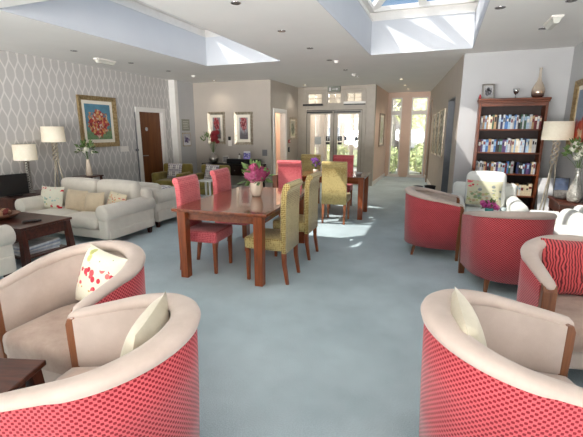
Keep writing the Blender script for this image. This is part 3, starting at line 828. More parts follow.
# ------------------------------------------------------------------ dining sets
def make_dining_chair(label, loc, rz, fabric, legm, group):
    root = thing('dining_chair', label, 'chair', loc, rz, group)
    obj('seat', MB().rbox(-.225,.225,-.20,.25,.36,.49,.03,puff=.012), fabric, root)
    # scroll-topped backrest, profile in the yz plane
    fr = [(-.165,.46),(-.170,.60),(-.185,.80),(-.205,.95),(-.222,1.01),(-.240,1.045),(-.270,1.062),(-.300,1.052),(-.314,1.025),(-.300,1.0),(-.280,.985),(-.268,.94),(-.250,.80),(-.232,.60),(-.225,.34),(-.170,.34)]
    fr = [(y if z < .5 else y+.20*(z-.5)*(.11/.11)*.35, z+max(0,z-.8)*.08) for y, z in fr]
    b = MB(); w = .215
    xs = [-w,-w+.012,-.12,0,.12,w-.012,w]
    sc = [.0,1,1,1,1,1,.0]
    cyp = sum(p[0] for p in fr)/len(fr)
    rows = []
    for x, k in zip(xs, sc):
        rows.append([(x, y if k else (y*.86+(-.235)*.14), z) for y, z in fr])
    b.grid(rows, closev=True, smooth=True)
    b.add(rows[0], [list(range(len(fr)))]); b.add(rows[-1], [list(range(len(fr)))[::-1]])
    obj('backrest', b, fabric, root)
    for sx in (-1,1):
        obj('leg', MB().taper(sx*.19, .215, 0, .37, .016, .023), legm, root, bevel=.003)
        b = MB(); path = [(sx*.19,-.195,.37),(sx*.19,-.20,.22),(sx*.19,-.235,.0)]; hs = [.023,.021,.016]
        rows = [[(px+dx*h, py+dy*h, pz) for dx, dy in ((-1,-1),(1,-1),(1,1),(-1,1))] for (px,py,pz), h in zip(path, hs)]
        b.grid(rows, closev=True, smooth=False); b.add(rows[0], [[0,1,2,3]], smooth=False); b.add(rows[-1], [[3,2,1,0]], smooth=False)
        obj('leg', b, legm, root, bevel=.003)
    return root
GR = 'dining chairs'
th1 = R(4)
red = make_dining_chair('red woven dining chair on the left of the front dining table, nearer the camera', (-2.53,3.80,0), R(-90)+th1, m['dinred'], m['mahog_z'], GR)
dup(red, (-2.60,4.68,0), R(-90)+th1, 'red woven dining chair on the left of the front dining table, farther from the camera', GR)
grn = make_dining_chair('olive green dining chair on the right of the front dining table, nearer the camera', (-1.665,3.80,0), R(90)+th1*.4, m['dingreen'], m['mahog_z'], GR)
dup(grn, (-1.70,4.64,0), R(90)+th1*.4, 'olive green dining chair on the right of the front dining table, farther from the camera', GR)
make_dining_chair('olive chair at the back table showing its back, legs coloured pale as sunlit', (-1.70,6.70,0), R(3), m['dingreen'], m['sunlit_leg'], GR)
dup(red, (-2.50,6.66,0), R(3), 'pink red chair at the back table with its back to the camera', GR)
dup(grn, (-2.66,7.98,0), R(183), 'olive chair facing the camera on the far side of the back table', GR)
dup(red, (-1.93,7.98,0), R(184), 'red chair facing the camera on the far side of the back table', GR)

def make_table(label, loc, rz, w, l, h=.78):
    root = thing('dining_table', label, 'table', loc, rz, 'dining tables')
    obj('tabletop', MB().box(-w/2,w/2,-l/2,l/2,h-.034,h), m['mahog'], root, bevel=.008)
    a = MB(); x, y = w/2-.085, l/2-.085
    a.box(-x,x,-y-.012,-y+.012,h-.125,h-.034); a.box(-x,x,y-.012,y+.012,h-.125,h-.034); a.box(-x-.012,-x+.012,-y,y,h-.125,h-.034); a.box(x-.012,x+.012,-y,y,h-.125,h-.034)
    obj('apron', a, m['mahog'], root)
    for sx in (-1,1):
        for sy in (-1,1):
            obj('leg', MB().taper(sx*(w/2-.105), sy*(l/2-.065), 0, h-.034, .044, .049), m['mahog_z'], root, bevel=.004)
    return root
make_table('mahogany dining table in front, holding the pink hydrangeas', (-2.185,4.30,0), th1, 1.09, 1.80)
make_table('farther mahogany dining table in front of the glazed doors', (-2.15,7.28,0), R(3.5)+R(90), .95, 1.76)

# ------------------------------------------------------------------ flowers
def leaves_mb(n, c, r, size, seed=1, up=.3):
    rn = random.Random(seed); b = MB()
    for i in range(n):
        a = rn.uniform(0, 2*PI); e = rn.uniform(-.2, 1.)*PI/2*.9
        d = Vector((math.cos(a)*math.cos(e), math.sin(a)*math.cos(e), math.sin(e)*.9+up*.2)).normalized()
        p = Vector(c)+d*r*rn.uniform(.45,1.); s = size*rn.uniform(.7,1.2)
        t = d.cross(Vector((rn.uniform(-1,1),rn.uniform(-1,1),rn.uniform(-1,1)))).normalized(); u = (d*.7+Vector((0,0,rn.uniform(-.3,.3)))).normalized()
        nn = t.cross(u).normalized()
        v = [p, p+u*s*.4+t*s*.26+nn*s*.05, p+u*s, p+u*s*.4-t*s*.26+nn*s*.05, p+u*s*.45-nn*s*.04]
        b.add(v, [(0,1,4),(1,2,4),(2,3,4),(3,0,4)], smooth=True)
    return b
def stems_mb(n, c0, c1, r, seed=2, th=.003):
    rn = random.Random(seed); b = MB()
    for i in range(n):
        a = rn.uniform(0,2*PI); q = Vector(c1)+Vector((math.cos(a)*r*rn.random(), math.sin(a)*r*rn.random(), rn.uniform(-.3,.5)*r))
        b.tube([c0, tuple((Vector(c0)+q)/2+Vector((0,0,.02))), tuple(q)], th, 5)
    return b
def bloom(c, r, n, ps, seed, floret=4):
    """ball-shaped flower head of small florets"""
    rn = random.Random(seed); b = MB()
    b.ball(c, r*.72, 10, 8)
    for i in range(n):
        z = 1-2*(i+.5)/n*.92; a = i*2.39996; q = math.sqrt(max(0,1-z*z))
        d = Vector((q*math.cos(a), q*math.sin(a), z)); p = Vector(c)+d*r*rn.uniform(.86,1.05)
        t = d.orthogonal().normalized(); u = d.cross(t); a0 = rn.uniform(0,PI)
        for k in range(floret):
            aa = a0+2*PI*k/floret; e = t*math.cos(aa)+u*math.sin(aa); g = t*-math.sin(aa)+u*math.cos(aa)
            b.add([p, p+e*ps*.55+g*ps*.42+d*ps*.25, p+e*ps+d*ps*.15, p+e*ps*.55-g*ps*.42+d*ps*.25], [(0,1,2,3)], smooth=False)
    return b
def vase_of_flowers(name, label, cat, loc, prof, vm, heads, hm, leafs=None, stem=None, group=None):
    root = thing(name, label, cat, loc, 0, group)
    obj('vase', MB().lathe(prof, 28), vm, root)
    for i, (c, r) in enumerate(heads):
        obj('bloom', bloom(c, r, 60 if r > .04 else 26, r*.34, 11+i), hm[i % len(hm)], root)
    if leafs: obj('leaves', leafs, m['leaf'], root)
    if stem: obj('stems', stem, m['leaf'], root)
    return root
m['pinkfl'] = plain('pink_hydrangea_petals', (166,62,106), (206,120,156), 40., .7)
m['plumfl'] = plain('plum_hydrangea_petals', (130,36,76), (176,76,116), 40., .7)
m['purplefl'] = plain('purple_petals', (136,72,170), (170,110,200), 40., .7)
m['magfl'] = plain('magenta_petals', (206,60,150), (230,120,190), 40., .7)
m['redfl'] = plain('dark_red_petals', (120,24,36), (160,44,52), 40., .7)
m['whitefl'] = plain('white_rose_petals', (240,238,226), (226,226,210), 40., .7)
m['ivory'] = plain('glazed_ivory_ceramic', (236,222,202), (224,206,184), 8., .25, coat=.4)
vase_of_flowers('flower_vase','pink hydrangea bunch in a cream jug on the front dining table','flowers',(-2.16,4.42,.782),
    [(.0,0),(.055,0),(.062,.02),(.078,.09),(.082,.14),(.072,.19),(.066,.215),(.074,.235),(.068,.235),(.060,.21),(.0,.2)], m['ivory'],
    [((-.065,-.03,.27),.075),((.07,-.04,.27),.08),((.0,.05,.30),.085),((.0,-.075,.25),.07),((-.02,-.02,.335),.07),((.09,.05,.30),.065)], [m['pinkfl'],m['plumfl'],m['plumfl'],m['pinkfl'],m['plumfl'],m['plumfl']],
    leaves_mb(46,(0,0,.22),.18,.11,5,-.5), stems_mb(8,(0,0,.18),(0,0,.3),.08))
vase_of_flowers('flower_pot','small purple flowers in a white pot on the farther table','flowers',(-2.22,7.12,.782),
    [(0,0),(.04,0),(.05,.05),(.052,.09),(.046,.09),(0,.08)], m['ivory'],
    [((-.04,0,.22),.035),((.05,.02,.20),.035),((0,-.02,.28),.035),((-.07,.0,.27),.03),((.04,-.03,.26),.03),((.0,.0,.16),.03)], [m['purplefl']], leaves_mb(16,(0,0,.14),.08,.06,8), stems_mb(10,(0,0,.06),(0,0,.22),.06))
# glass dish on the farther table
t = thing('glass_dish','small clear glass dish at the right end of the farther table','dish',(-1.42,7.22,.782))
obj('bowl', MB().lathe([(0,0),(.035,0),(.05,.02),(.075,.05),(.07,.05),(.045,.024),(0,.01)], 20), plain('dish_glass',(216,220,220),(200,206,208),30.,.1,.3), t)

# ------------------------------------------------------------------ sofas and armchairs
def rolled_arm(b, x, y0, y1, zc, r, n=18):
    P = []
    for y, s_ in ((y0,0.02),(y0,.93),(y0+.012,1.),(y1-.012,1.),(y1,.93),(y1,.02)):
        P.append([(x+r*s_*math.cos(2*PI*k/n), y, zc+r*s_*math.sin(2*PI*k/n)) for k in range(n)])
    b.grid(P, closev=True); return b
def make_sofa(name, label, cat, loc, rz, W_, D, seats, mat, cmat, legm, armz=.50, ar=.115, backz=.72, sz=.45, group=None, feet=True, cush_h=.42):
    """front faces local -y, back at +D"""
    root = thing(name, label, cat, loc, rz, group)
    iw = W_/2-2*ar
    obj('base', MB().rbox(-W_/2+.02, W_/2-.02, .03, D-.03, .10, sz-.16, .02), mat, root)
    sw = 2*iw/seats
    for i in range(seats):
        x0 = -iw+sw*i
        obj('seat_cushion', MB().rbox(x0+.004, x0+sw-.004, -.0, D-.24, sz-.16, sz, .045, puff=.015), mat, root)
        M = T(x0+sw/2, D-.27, sz-.01, 0, R(-9))
        wl = .10 if (seats > 1 and i == 0) else 0.; wr = .10 if (seats > 1 and i == seats-1) else 0.
        obj('back_cushion', MB().rbox(-sw/2+.004-wl, sw/2-.004+wr, -.10, .10, 0, cush_h, .075, M, puff=.02), cmat, root)
    obj('back', MB().rbox(-W_/2+.03, W_/2-.03, D-.17, D, .12, backz, .06), mat, root)
    for sg in (-1,1):
        b = MB(); x = sg*(W_/2-ar)
        b.rbox(x-ar*.72, x+ar*.72, .0, D-.02, .10, armz, .03); rolled_arm(b, x+sg*.012, -.012, D-.02, armz, ar)
        obj('arm', b, mat, root)
    if feet:
        for sx in (-1,1):
            for y in (.08, D-.09):
                obj('foot', MB().taper(sx*(W_/2-.09), y, 0, .10, .022, .032), legm, root)
    return root
make_sofa('sofa','cream two-seat sofa facing the camera beside the papered wall','sofa',(-5.10,3.96,0),0,1.82,.98,2,m['cream'],m['cream'],m['walnut_z'],armz=.475,sz=.39,cush_h=.45)
make_sofa('sofa','cream sofa standing back to back behind the cushioned sofa','sofa',(-5.14,6.03,0),PI,1.70,.95,2,m['cream'],m['cream'],m['walnut_z'],backz=.66,cush_h=.27)
make_sofa('armchair','cream rolled-arm chair cut off by the left edge of the photo','armchair',(-4.72,2.70,0),PI,1.06,.9,1,m['cream'],m['cream'],m['walnut_z'])
wc = make_sofa('armchair','white armchair in front of the bookcase','armchair',(.66,5.93,0),0,.96,.88,1,m['whitefab'],m['whitefab'],m['walnut_z'],armz=.53,ar=.10,backz=.80,cush_h=.54)
make_sofa('armchair','white sunlit armchair by the right wall, partly hidden by a red tub chair','armchair',(1.12,5.22,0),R(-90),1.0,.60,1,m['whitefab'],m['whitefab'],m['walnut_z'],armz=.50,ar=.11,backz=.72,cush_h=.24)
# scatter cushions on the sofa
CG = 'sofa scatter cushions'
cushion('cushion','red and pale green patterned cushion, leftmost on the sofa','cushion',m['floral2'],.46,.36,.13,(-5.71,4.29,.385),(R(-16),0,R(4)),CG)
cushion('cushion','larger plain beige cushion on the sofa beside the red patterned one','cushion',m['beigecush'],.44,.33,.14,(-5.22,4.31,.385),(R(-16),R(2),R(-3)),CG)
cushion('cushion','smaller plain beige cushion on the sofa, second from the right arm','cushion',m['beigecush'],.36,.31,.13,(-4.84,4.32,.385),(R(-16),R(-3),R(3)),CG)
cushion('cushion','orange and pink flowered cushion against the right sofa arm','cushion',m['floral3'],.42,.32,.13,(-4.51,4.38,.385),(R(-18),R(4),R(-14)),CG)
cushion('cushion','pale cottage print cushion with a red flower on the white armchair','cushion',m['floral4'],.50,.38,.13,(.63,6.36,.50),(R(-18),R(3),R(6)))
cushion('cushion','grey plaid cushion lying on the sofa behind the cushioned sofa','cushion',m['plaid'],.42,.40,.13,(-4.66,5.40,.535),(R(82),0,R(168)))
tag(obj('rod', MB().tube([(1.14,4.90,.50),(1.30,5.02,.475),(1.48,5.06,.47)], .012, 8), m['black']), 'thin dark rod lying on the seat of the sunlit white armchair', 'rod')
# olive armchairs with plaid cushions
def olive_chair(label, loc, rz):
    root = thing('armchair', label, 'armchair', loc, rz, 'olive armchairs')
    obj('seat_cushion', MB().rbox(-.27,.27,-.02,.52,.28,.43,.04,puff=.012), m['olive'], root)
    obj('base', MB().rbox(-.36,.36,.0,.60,.14,.29,.02), m['olive'], root)
    obj('back', MB().rbox(-.40,.40,.50,.64,.16,.79,.055), m['olive'], root)
    for sg in (-1,1):
        obj('arm', MB().rbox(sg*.335-.065, sg*.335+.065, .0,.56,.16,.60,.05), m['olive'], root)
        for y in (.05,.58): obj('leg', MB().taper(sg*.32,y,0,.15,.018,.026), m['walnut_z'], root)
    return root
oc = olive_chair('olive armchair with a plaid cushion nearer the brown door', (-6.08,7.55,0), R(4))
dup(oc, (-5.10,7.58,0), R(-4), 'olive armchair with a plaid cushion nearer the front dining table', 'olive armchairs')
cushion('cushion','grey plaid cushion on the olive armchair nearer the brown door','cushion',m['plaid'],.40,.38,.12,(-6.12,7.93,.435),(R(-15),0,R(6)))
cushion('cushion','grey plaid cushion on the olive armchair nearer the dining table','cushion',m['plaid'],.40,.38,.12,(-5.10,7.95,.435),(R(-15),R(3),R(-6)))
t = thing('side_table','white painted side table in front of the right-hand olive armchair','table',(-4.62,7.1,0))
obj('tabletop', MB().box(-.17,.17,-.17,.17,.54,.565), m['white'], t, bevel=.005); 
for sx in (-1,1):
    for sy in (-1,1): obj('leg', MB().taper(sx*.14,sy*.14,0,.54,.014,.018), m['white'], t)
obj('shelf', MB().box(-.14,.14,-.14,.14,.18,.20), m['white'], t)

# ------------------------------------------------------------------ coffee tables on the left
def coffee_table(label, loc, rz, w, l, h, shelf=True):
    root = thing('coffee_table', label, 'table', loc, rz)
    obj('tabletop', MB().box(-w/2,w/2,-l/2,l/2,h-.03,h), m['walnut'], root, bevel=.006)
    x, y = w/2-.05, l/2-.05
    a = MB(); z0, z1 = h-.17, h-.03
    a.box(-x,x,-y-.01,-y+.01,z0,z1); a.box(-x,x,y-.01,y+.01,z0,z1); a.box(-x-.01,-x+.01,-y,y,z0,z1)
    obj('apron', a, m['walnut'], root)
    dwr = obj('drawer', MB().box(x-.01,x+.012,-y+.05,y-.05,z0+.005,z1-.006), m['walnut'], root, bevel=.004)
    for sx in (-1,1):
        for sy in (-1,1): obj('leg', MB().taper(sx*x, sy*y, 0, h-.03, .038, .032, dx=sx*.02, dy=sy*.02), m['walnut_z'], root, bevel=.003)
    if shelf: obj('shelf', MB().box(-x,x,-y,y,.10,.125), m['walnut'], root, bevel=.003)
    return root
coffee_table('dark wood coffee table with a drawer and shelf in front of the cream sofa', (-4.95,3.26,0), 0, 1.06, .68, .50)
coffee_table('dark wood low table at the left edge between the two near tub chairs', (-2.02,.86,0), R(17), .72, .44, .50, False)
# bowl of pine cones
t = thing('bowl','shallow brown bowl of dried pods on the coffee table','bowl',(-5.14,3.20,.502))
obj('dish', MB().lathe([(0,0),(.07,0),(.09,.008),(.17,.045),(.20,.07),(.195,.075),(.16,.055),(.08,.018),(0,.014)], 28), plain('brown_pottery',(150,110,88),(120,84,66),12.,.5), t)
rn = random.Random(4)
pm = [plain('dried_pod_%s' % n, c, None, 60., .8) for n, c in (('brown',(110,70,52)),('pale',(176,140,110)),('red',(120,48,44)))]
for i in range(26):
    a = rn.uniform(0,2*PI); r_ = .135*math.sqrt(rn.random()); rr = rn.uniform(.022,.034)
    p = tag(obj('pod', MB().ball((0,0,0), rr, 8, 6, (1,1,rn.uniform(.8,1.2))), pm[i % 3], loc=(-5.14+r_*math.cos(a), 3.20+r_*math.sin(a), .502+.03+r_*.2+rr+(.035 if i > 15 else 0)*(1-r_/.14))), 'small dried pod heaped in the brown bowl on the coffee table', 'dried pod', 'dried pods in the bowl')
t = thing('remote_control','black remote control lying on the coffee table beside the bowl','remote',(-4.64,3.22,.502),R(60))
obj('body', MB().box(-.10,.10,-.035,.035,0,.022), m['black'], t, bevel=.006)
obj('button_panel', MB().box(-.08,.05,-.022,.022,.022,.024), plain('dark_button_rubber',(60,60,64),(48,48,52),60.,.6), t)
# magazines on the shelf
mz = [(236,238,240),(196,206,222),(240,240,240),(180,190,210),(236,238,242)]
for i in range(5):
    o = obj('magazine', MB().box(-.17,.15,-.23,.23,0,.022), plain('magazine_cover_%s' % 'abcde'[i], mz[i], tuple(max(0,c-50) for c in mz[i]), 14., .3), loc=(-4.70+.008*i,3.24+.01*(i%2),.127+.0225*i), rot=(0,0,R(4*i-8)))
    tag(o, ('magazine at the bottom of the pile','second magazine from the bottom of the pile','middle magazine of the pile','second magazine from the top of the pile','topmost white and blue magazine of the pile')[i]+' on the coffee table shelf', 'magazine', 'magazines under the coffee table')
tag(obj('book', MB().box(-.1,.1,-.14,.14,0,.03), plain('tan_book_cover',(206,190,170),(190,172,150),20.,.5), loc=(-5.12,3.12,.127), rot=(0,0,R(12))), 'pale tan book on the coffee table shelf behind its front leg', 'book')

# ------------------------------------------------------------------ along the papered wall
t = thing('cabinet','dark red-brown cabinet in the corner left of the cream sofa','cabinet',(-6.35,4.40,0))
obj('body', MB().box(-.25,.22,-.38,.42,.05,.545), m['walnut_z'], t, bevel=.004)
obj('top', MB().box(-.26,.24,-.40,.44,.545,.57), m['walnut'], t, bevel=.004)
obj('plinth', MB().box(-.24,.20,-.36,.40,0,.05), m['walnut_z'], t)
for y0, y1 in ((-.37,.015),(.025,.41)):
    d_ = obj('door', MB().box(.22,.236,y0,y1,.07,.535), m['walnut_z'], t, bevel=.003)
    obj('knob', MB().ball((.245,.0 if y0 < 0 else .04,.36), .012), m['silver'], d_)
t = thing('television','black television standing on the dark cabinet beside the lamp','television',(-6.34,4.19,.572),R(80))
obj('screen', MB().box(-.215,.215,-.012,.012,.015,.345), m['black'], t, bevel=.004); obj('housing', MB().rbox(-.19,.19,.012,.07,.06,.32,.02), m['black'], t)
obj('stand', MB().box(-.10,.10,-.05,.07,0,.012).box(-.03,.03,.0,.03,.012,.06), m['black'], t, bevel=.003)
m['jar'] = plain('white_china', (236,232,226), (226,222,216), 20., .3)
t = thing('ornament','small white china pot on the dark cabinet beside the lamp foot','ornament',(-6.17,4.57,.572))
obj('pot', MB().lathe([(0,0),(.03,0),(.04,.02),(.038,.045),(.03,.05),(0,.05)], 18), m['jar'], t); obj('lid', MB().lathe([(0,.05),(.03,.05),(.02,.062),(.006,.068),(.008,.078),(0,.082)], 18), m['jar'], t)

def shade_mb(r0, r1, z0, z1, n=36):
    return MB().lathe([(r0,z0),(r1,z1),(r1-.006,z1),(r0-.006,z0),(r0,z0)], n, cap=False)
def lattice_column(z0, z1, r, turns, strands=6, th=.006, taper=1.):
    b = MB()
    for sg in (-1,1):
        for k in range(strands//2 if strands > 3 else strands):
            pts = []
            N = 40
            for i in range(N+1):
                f = i/N; a = sg*2*PI*turns*f + 2*PI*k/(strands/2); rr = r*(1+(taper-1)*(1-f))
                pts.append((rr*math.cos(a), rr*math.sin(a), z0+(z1-z0)*f))
            b.tube(pts, th, 6)
    return b
# table lamp with a pierced silver column
t = thing('table_lamp','cream-shaded table lamp with a pierced silver column on the dark cabinet','lamp',(-6.40,4.50,.572))
obj('base', MB().lathe([(0,0),(.075,0),(.075,.012),(.05,.022),(.035,.03),(0,.03)], 24), m['silver'], t)
obj('column', lattice_column(.03,.585,.036,3.4,8,.008).lathe([(.0,.575),(.038,.575),(.038,.59),(.0,.59)],18), m['silver'], t)
obj('core', MB().lathe([(0,.03),(.022,.03),(.022,.575),(0,.575)], 14), m['black'], t)
obj('shade', shade_mb(.17,.165,.545,.80), m['shade'], t)
# floor lamps with plaited columns that open into a tripod
def floor_lamp(label, loc, rz, h, sr, sh):
    root = thing('floor_lamp', label, 'lamp', loc, rz, 'plaited floor lamps')
    for k in range(3):
        a0 = 2*PI*k/3; pts = []
        zk = h*.64
        for i in range(9):
            f = i/8; rr = .17*(1-f)**1.15+.028; pts.append((rr*math.cos(a0), rr*math.sin(a0), zk*f))
        for i in range(1, 29):
            f = i/28; a = a0+2*PI*1.6*f; rr = .028+.016*abs(math.sin(PI*4*f))
            pts.append((rr*math.cos(a), rr*math.sin(a), zk+(h-sh-.0-zk)*f))
        pts.append((.012*math.cos(a), .012*math.sin(a), h-sh+.03))
        obj('leg', MB().tube(pts, .0115, 7), m['champagne'], root)
    obj('neck', MB().lathe([(0,h-sh-.01),(.022,h-sh-.01),(.022,h-sh+.05),(.008,h-sh+.06),(.008,h-.04),(0,h-.04)], 14), m['champagne'], root)
    sp = MB()
    for k in range(3): sp.tube([(0,0,h-.05),((sr-.02)*math.cos(2*PI*k/3),(sr-.02)*math.sin(2*PI*k/3),h-.03)], .003, 5)
    obj('shade_ring', sp, m['silver'], root)
    obj('shade', shade_mb(sr+.006, sr-.004, h-sh, h), m['shade'], root)
    return root
m['champagne'] = plain('champagne_metal', (220,212,196), (188,178,160), 20., .35, .7)
floor_lamp('cream-shaded floor lamp with a plaited column behind the left end of the sofa', (-6.38,5.03,0), R(30), 1.66, .18, .265)
floor_lamp('cream-shaded floor lamp with a plaited tripod column right of the bookcase', (1.52,6.68,0), R(95), 1.72, .19, .26)
# vase of white flowers behind the sofa
t = thing('side_table','narrow dark side table behind the cream sofa, holding the white flowers','table',(-6.33,5.62,0))
obj('tabletop', MB().box(-.17,.16,-.22,.22,.72,.745), m['walnut'], t, bevel=.004)
for sx in (-1,1):
    for sy in (-1,1): obj('leg', MB().taper(sx*.13,sy*.18,0,.72,.014,.018), m['walnut_z'], t)
vase_of_flowers('flower_vase','white roses and green leaves in a tall cream vase behind the sofa','flowers',(-6.30,5.62,.747),
    [(0,0),(.055,0),(.06,.02),(.05,.12),(.034,.24),(.028,.29),(.034,.31),(.028,.31),(.022,.28),(0,.27)], m['ivory'],
    [((.06,-.06,.50),.045),((-.05,.0,.46),.04),((.0,.07,.54),.04),((-.02,-.16,.50),.035),((.06,.08,.44),.035)], [m['whitefl']], leaves_mb(60,(0,0,.46),.17,.09,21), stems_mb(12,(0,0,.28),(0,0,.46),.12))

# ------------------------------------------------------------------ pictures and wall fittings
def picture(name, label, cat, M_loc, rot, w, h, fw, fm, mount, art, depth=.035, group=None, mw=.05):
    """hangs facing local -y, lower left corner of the outside at the origin"""
    root = bpy.data.objects.new(name, None); C.objects.link(root); root.location = M_loc; root.rotation_euler = (0,0,rot); tag(root, label, cat, group)
    f = MB(); d_ = depth
    for q, (a, b_) in enumerate((((0,0),(w,0)),((w,0),(w,h)),((w,h),(0,h)),((0,h),(0,0)))):
        ax, az = a; bx_, bz = b_
        ix = lambda x: fw if x == 0 else w-fw
        iz = lambda z: fw if z == 0 else h-fw
        v = [(ax,0,az),(bx_,0,bz),(bx_,-d_,bz),(ax,-d_,az),(ix(ax),-.006,iz(az)),(ix(bx_),-.006,iz(bz)),(ix(bx_),-d_*.45,iz(bz)),(ix(ax),-d_*.45,iz(az))]
        f.add(v, [(0,1,2,3),(3,2,6,7),(7,6,5,4),(0,4,5,1),(0,3,7,4),(1,5,6,2)], smooth=False)
    obj('frame', f, fm, root)
    x0 = fw*.97
    if mount:
        obj('mount', MB().box(x0,w-x0,-.010,-.004,x0,h-x0), mount, root); x0 += mw
        obj('canvas', MB().box(x0,w-x0,-.013,-.009,x0,h-x0), art, root)
    else:
        obj('canvas', MB().box(x0,w-x0,-.010,-.004,x0,h-x0), art, root)
    return root
art1 = painting('flower_painting', (96,150,176), [(190,70,60),(216,130,80),(222,180,120),(232,206,190),(196,80,86),(140,50,64),(226,160,110),(170,60,60)], (76,96,70), .5,.46,.38,15.)
picture('painting','large gold framed painting of a red and orange bouquet on the papered wall','painting',(XL+.001,5.80,1.26),R(90),.94,1.0,.085,m['gold'],m['mount'],art1,.05,mw=.07)
art2 = painting('red_blossom_print', (150,150,156), [(150,40,50),(176,60,66),(110,30,44),(200,120,120)], (90,84,84), .5,.72,.34,12.)
art3 = painting('red_tree_print', (170,170,176), [(150,44,56),(120,30,44),(190,100,104),(206,150,150)], (70,66,70), .5,.75,.36,14.)
FG = 'framed prints above the console table'
picture('painting','silver framed red blossom print behind the red flowers','picture',(-6.00,9.398,1.23),0,.52,.84,.07,m['silverframe'],m['mount'],art2,.04,FG,mw=.075)
picture('painting','silver framed red tree print above the black soundbar','picture',(-5.19,9.398,1.22),0,.53,.84,.07,m['silverframe'],m['mount'],art3,.04,FG,mw=.075)
art4 = painting('pale_green_print', (206,206,190), [(150,160,140),(190,190,170),(120,130,110)], (150,150,130), .5,.5,.4,10.)
picture('painting','narrow framed picture beside the open side doorway','picture',(-4.149,10.72,1.33),R(90),.50,.62,.05,m['silverframe'],m['mount'],art4,.035,mw=.05)
art5 = painting('bright_landscape_print', (226,226,214), [(206,210,180),(186,196,150),(230,226,210)], (190,190,170), .5,.4,.4,8.)
picture('painting','framed picture on the peach-lit corridor wall right of the glazed doors','picture',(-1.849,12.30,1.1),R(90),.95,1.0,.05,m['taupe'],m['mount'],art5,.04,mw=.06)
# tall abstract canvases on the slanted wall
art6 = painting('birch_trunks_print', (206,206,194), [(120,124,110),(226,226,214),(150,154,136),(90,96,84)], (140,140,120), .5,.55,.6,13.)
def slant(label, s0, w, z, h):
    q = Mw @ Vector((s0+w,0,z)); pr = picture('painting', label, 'picture', (q.x-.001,q.y,q.z), ang+PI, w, h, .03, m['silverframe'], None, art6, .03, 'pictures on the slanted corridor wall'); return pr
slant('woodland canvas on the slanted corridor wall, nearest the grey door', 1.98, .95, 1.0, 1.06)
slant('woodland canvas on the slanted corridor wall, middle of the three', 3.03, .8, .98, 1.06)
slant('woodland canvas on the slanted corridor wall, farthest from the grey door', 3.93, .7, .96, 1.06)
b = MB().box(5.5,5.62,0,.05,0,2.5,Mw); struct('trim_3', b, m['taupe'])
art7 = painting('blue_harbour_painting', (150,166,186), [(190,60,40),(206,90,60),(226,200,170)], (150,60,40), .5,.2,.3,7.)
picture('painting','large wooden framed blue and red painting cut off by the right edge','painting',(1.749,6.93,1.30),R(-90),1.1,.98,.08,m['gold'],m['mount'],art7,.05,mw=.06)
# notices on the grey strip left of the console
m['notice'] = plain('sage_notice_board', (150,152,140), (130,132,122), 60., .6)
t = thing('notice','small sage notice plate on the pale strip left of the prints','notice',(-6.441,8.80,1.58))
obj('plate', MB().box(0,.014,0,.34,0,.30), m['notice'], t, bevel=.002)
ln_ = MB()
for k in range(5): ln_.box(.014,.0155,.05,.29-.04*(k%2),.06+.042*k,.072+.042*k)
obj('lines', ln_, plain('notice_text_lines', (206,206,196), None, 60., .6), t)
t = thing('notice','small framed purple photo notice below the sage plate','notice',(-6.441,8.80,1.17))
obj('frame', MB().box(0,.016,0,.36,0,.36), m['silverframe'], t, bevel=.002)
obj('picture', MB().box(.016,.018,.03,.33,.03,.33), painting('purple_photo', (206,206,214), [(90,70,120),(140,120,160),(230,230,236)], (180,180,190), .5,.5,.35,6.), t)
def plate(label, loc, rot, w, h, mat, cat='switch', keys=1):
    t = thing('wall_switch', label, cat, loc, rot)
    obj('plate', MB().box(0,w,-.012,0,0,h), mat, t, bevel=.003)
    for k in range(keys):
        c = w*(k+.5)/keys; obj('rocker', MB().box(c-.014,c+.014,-.017,-.012,h*.3,h*.7), mat, t, bevel=.002)
    return t
plate('white double light switch on the papered wall between painting and door', (XL+.001,6.79,1.13), R(90), .24, .12, m['jar'], keys=2)
m['greyplate'] = plain('dark_grey_plate', (120,120,124), (108,108,112), 30., .5)
plate('dark grey square switch plate at the right end of the console wall', (-4.40,9.398,.94), 0, .14, .16, m['greyplate'])
t = thing('thermostat','small white and black thermostat between the two framed prints','thermostat',(-5.40,9.401,1.18))
obj('body', MB().box(0,.10,-.03,0,0,.17), m['jar'], t, bevel=.006); obj('display', MB().box(.01,.09,-.034,-.03,.17-.02,.25), m['black'], t, bevel=.003)
t = thing('fire_call_point','small red call point beside the side doorway','call point',(-4.148,10.62,1.24),R(90))
obj('body', MB().box(0,.09,-.035,0,0,.09), plain('red_plastic', (190,40,40), (170,34,34), 30., .4), t, bevel=.006); obj('plate', MB().box(.02,.07,-.038,-.035,.02,.07), m['jar'], t)
t = thing('wall_phone','small dark key holder on the wall below the call point','key holder',(-4.148,10.60,.98),R(90))
obj('body', MB().box(0,.07,-.03,0,0,.14), m['black'], t, bevel=.006); obj('face', MB().box(.012,.058,-.033,-.03,.03,.11), m['greyplate'], t)
tag(obj('pipe', MB().tube([(XL+.035,7.28,.12),(XL+.035,7.28,2.0)], .014, 8).tube([(XL+.0,7.28,1.15),(XL+.05,7.28,1.15)], .03, 10), m['greyplate']), 'grey pipe running up beside the brown door frame', 'pipe')
# exit sign above the glazed doors
t = thing('exit_sign','grey exit sign box with pale symbols above the glazed doors','sign',(-3.22,11.40,2.665))
obj('box', MB().box(0,.37,-.05,.01,0,.155), plain('grey_green_sign', (128,132,124), (120,124,116), 30., .5), t, bevel=.004)
g = MB(); g.box(.05,.10,-.053,-.05,.03,.12); g.box(.14,.26,-.053,-.05,.065,.085); g.add([(.26,-.0525,.045),(.32,-.0525,.075),(.26,-.0525,.105)], [(0,1,2)], smooth=False)
obj('symbol', g, m['paper'], t)
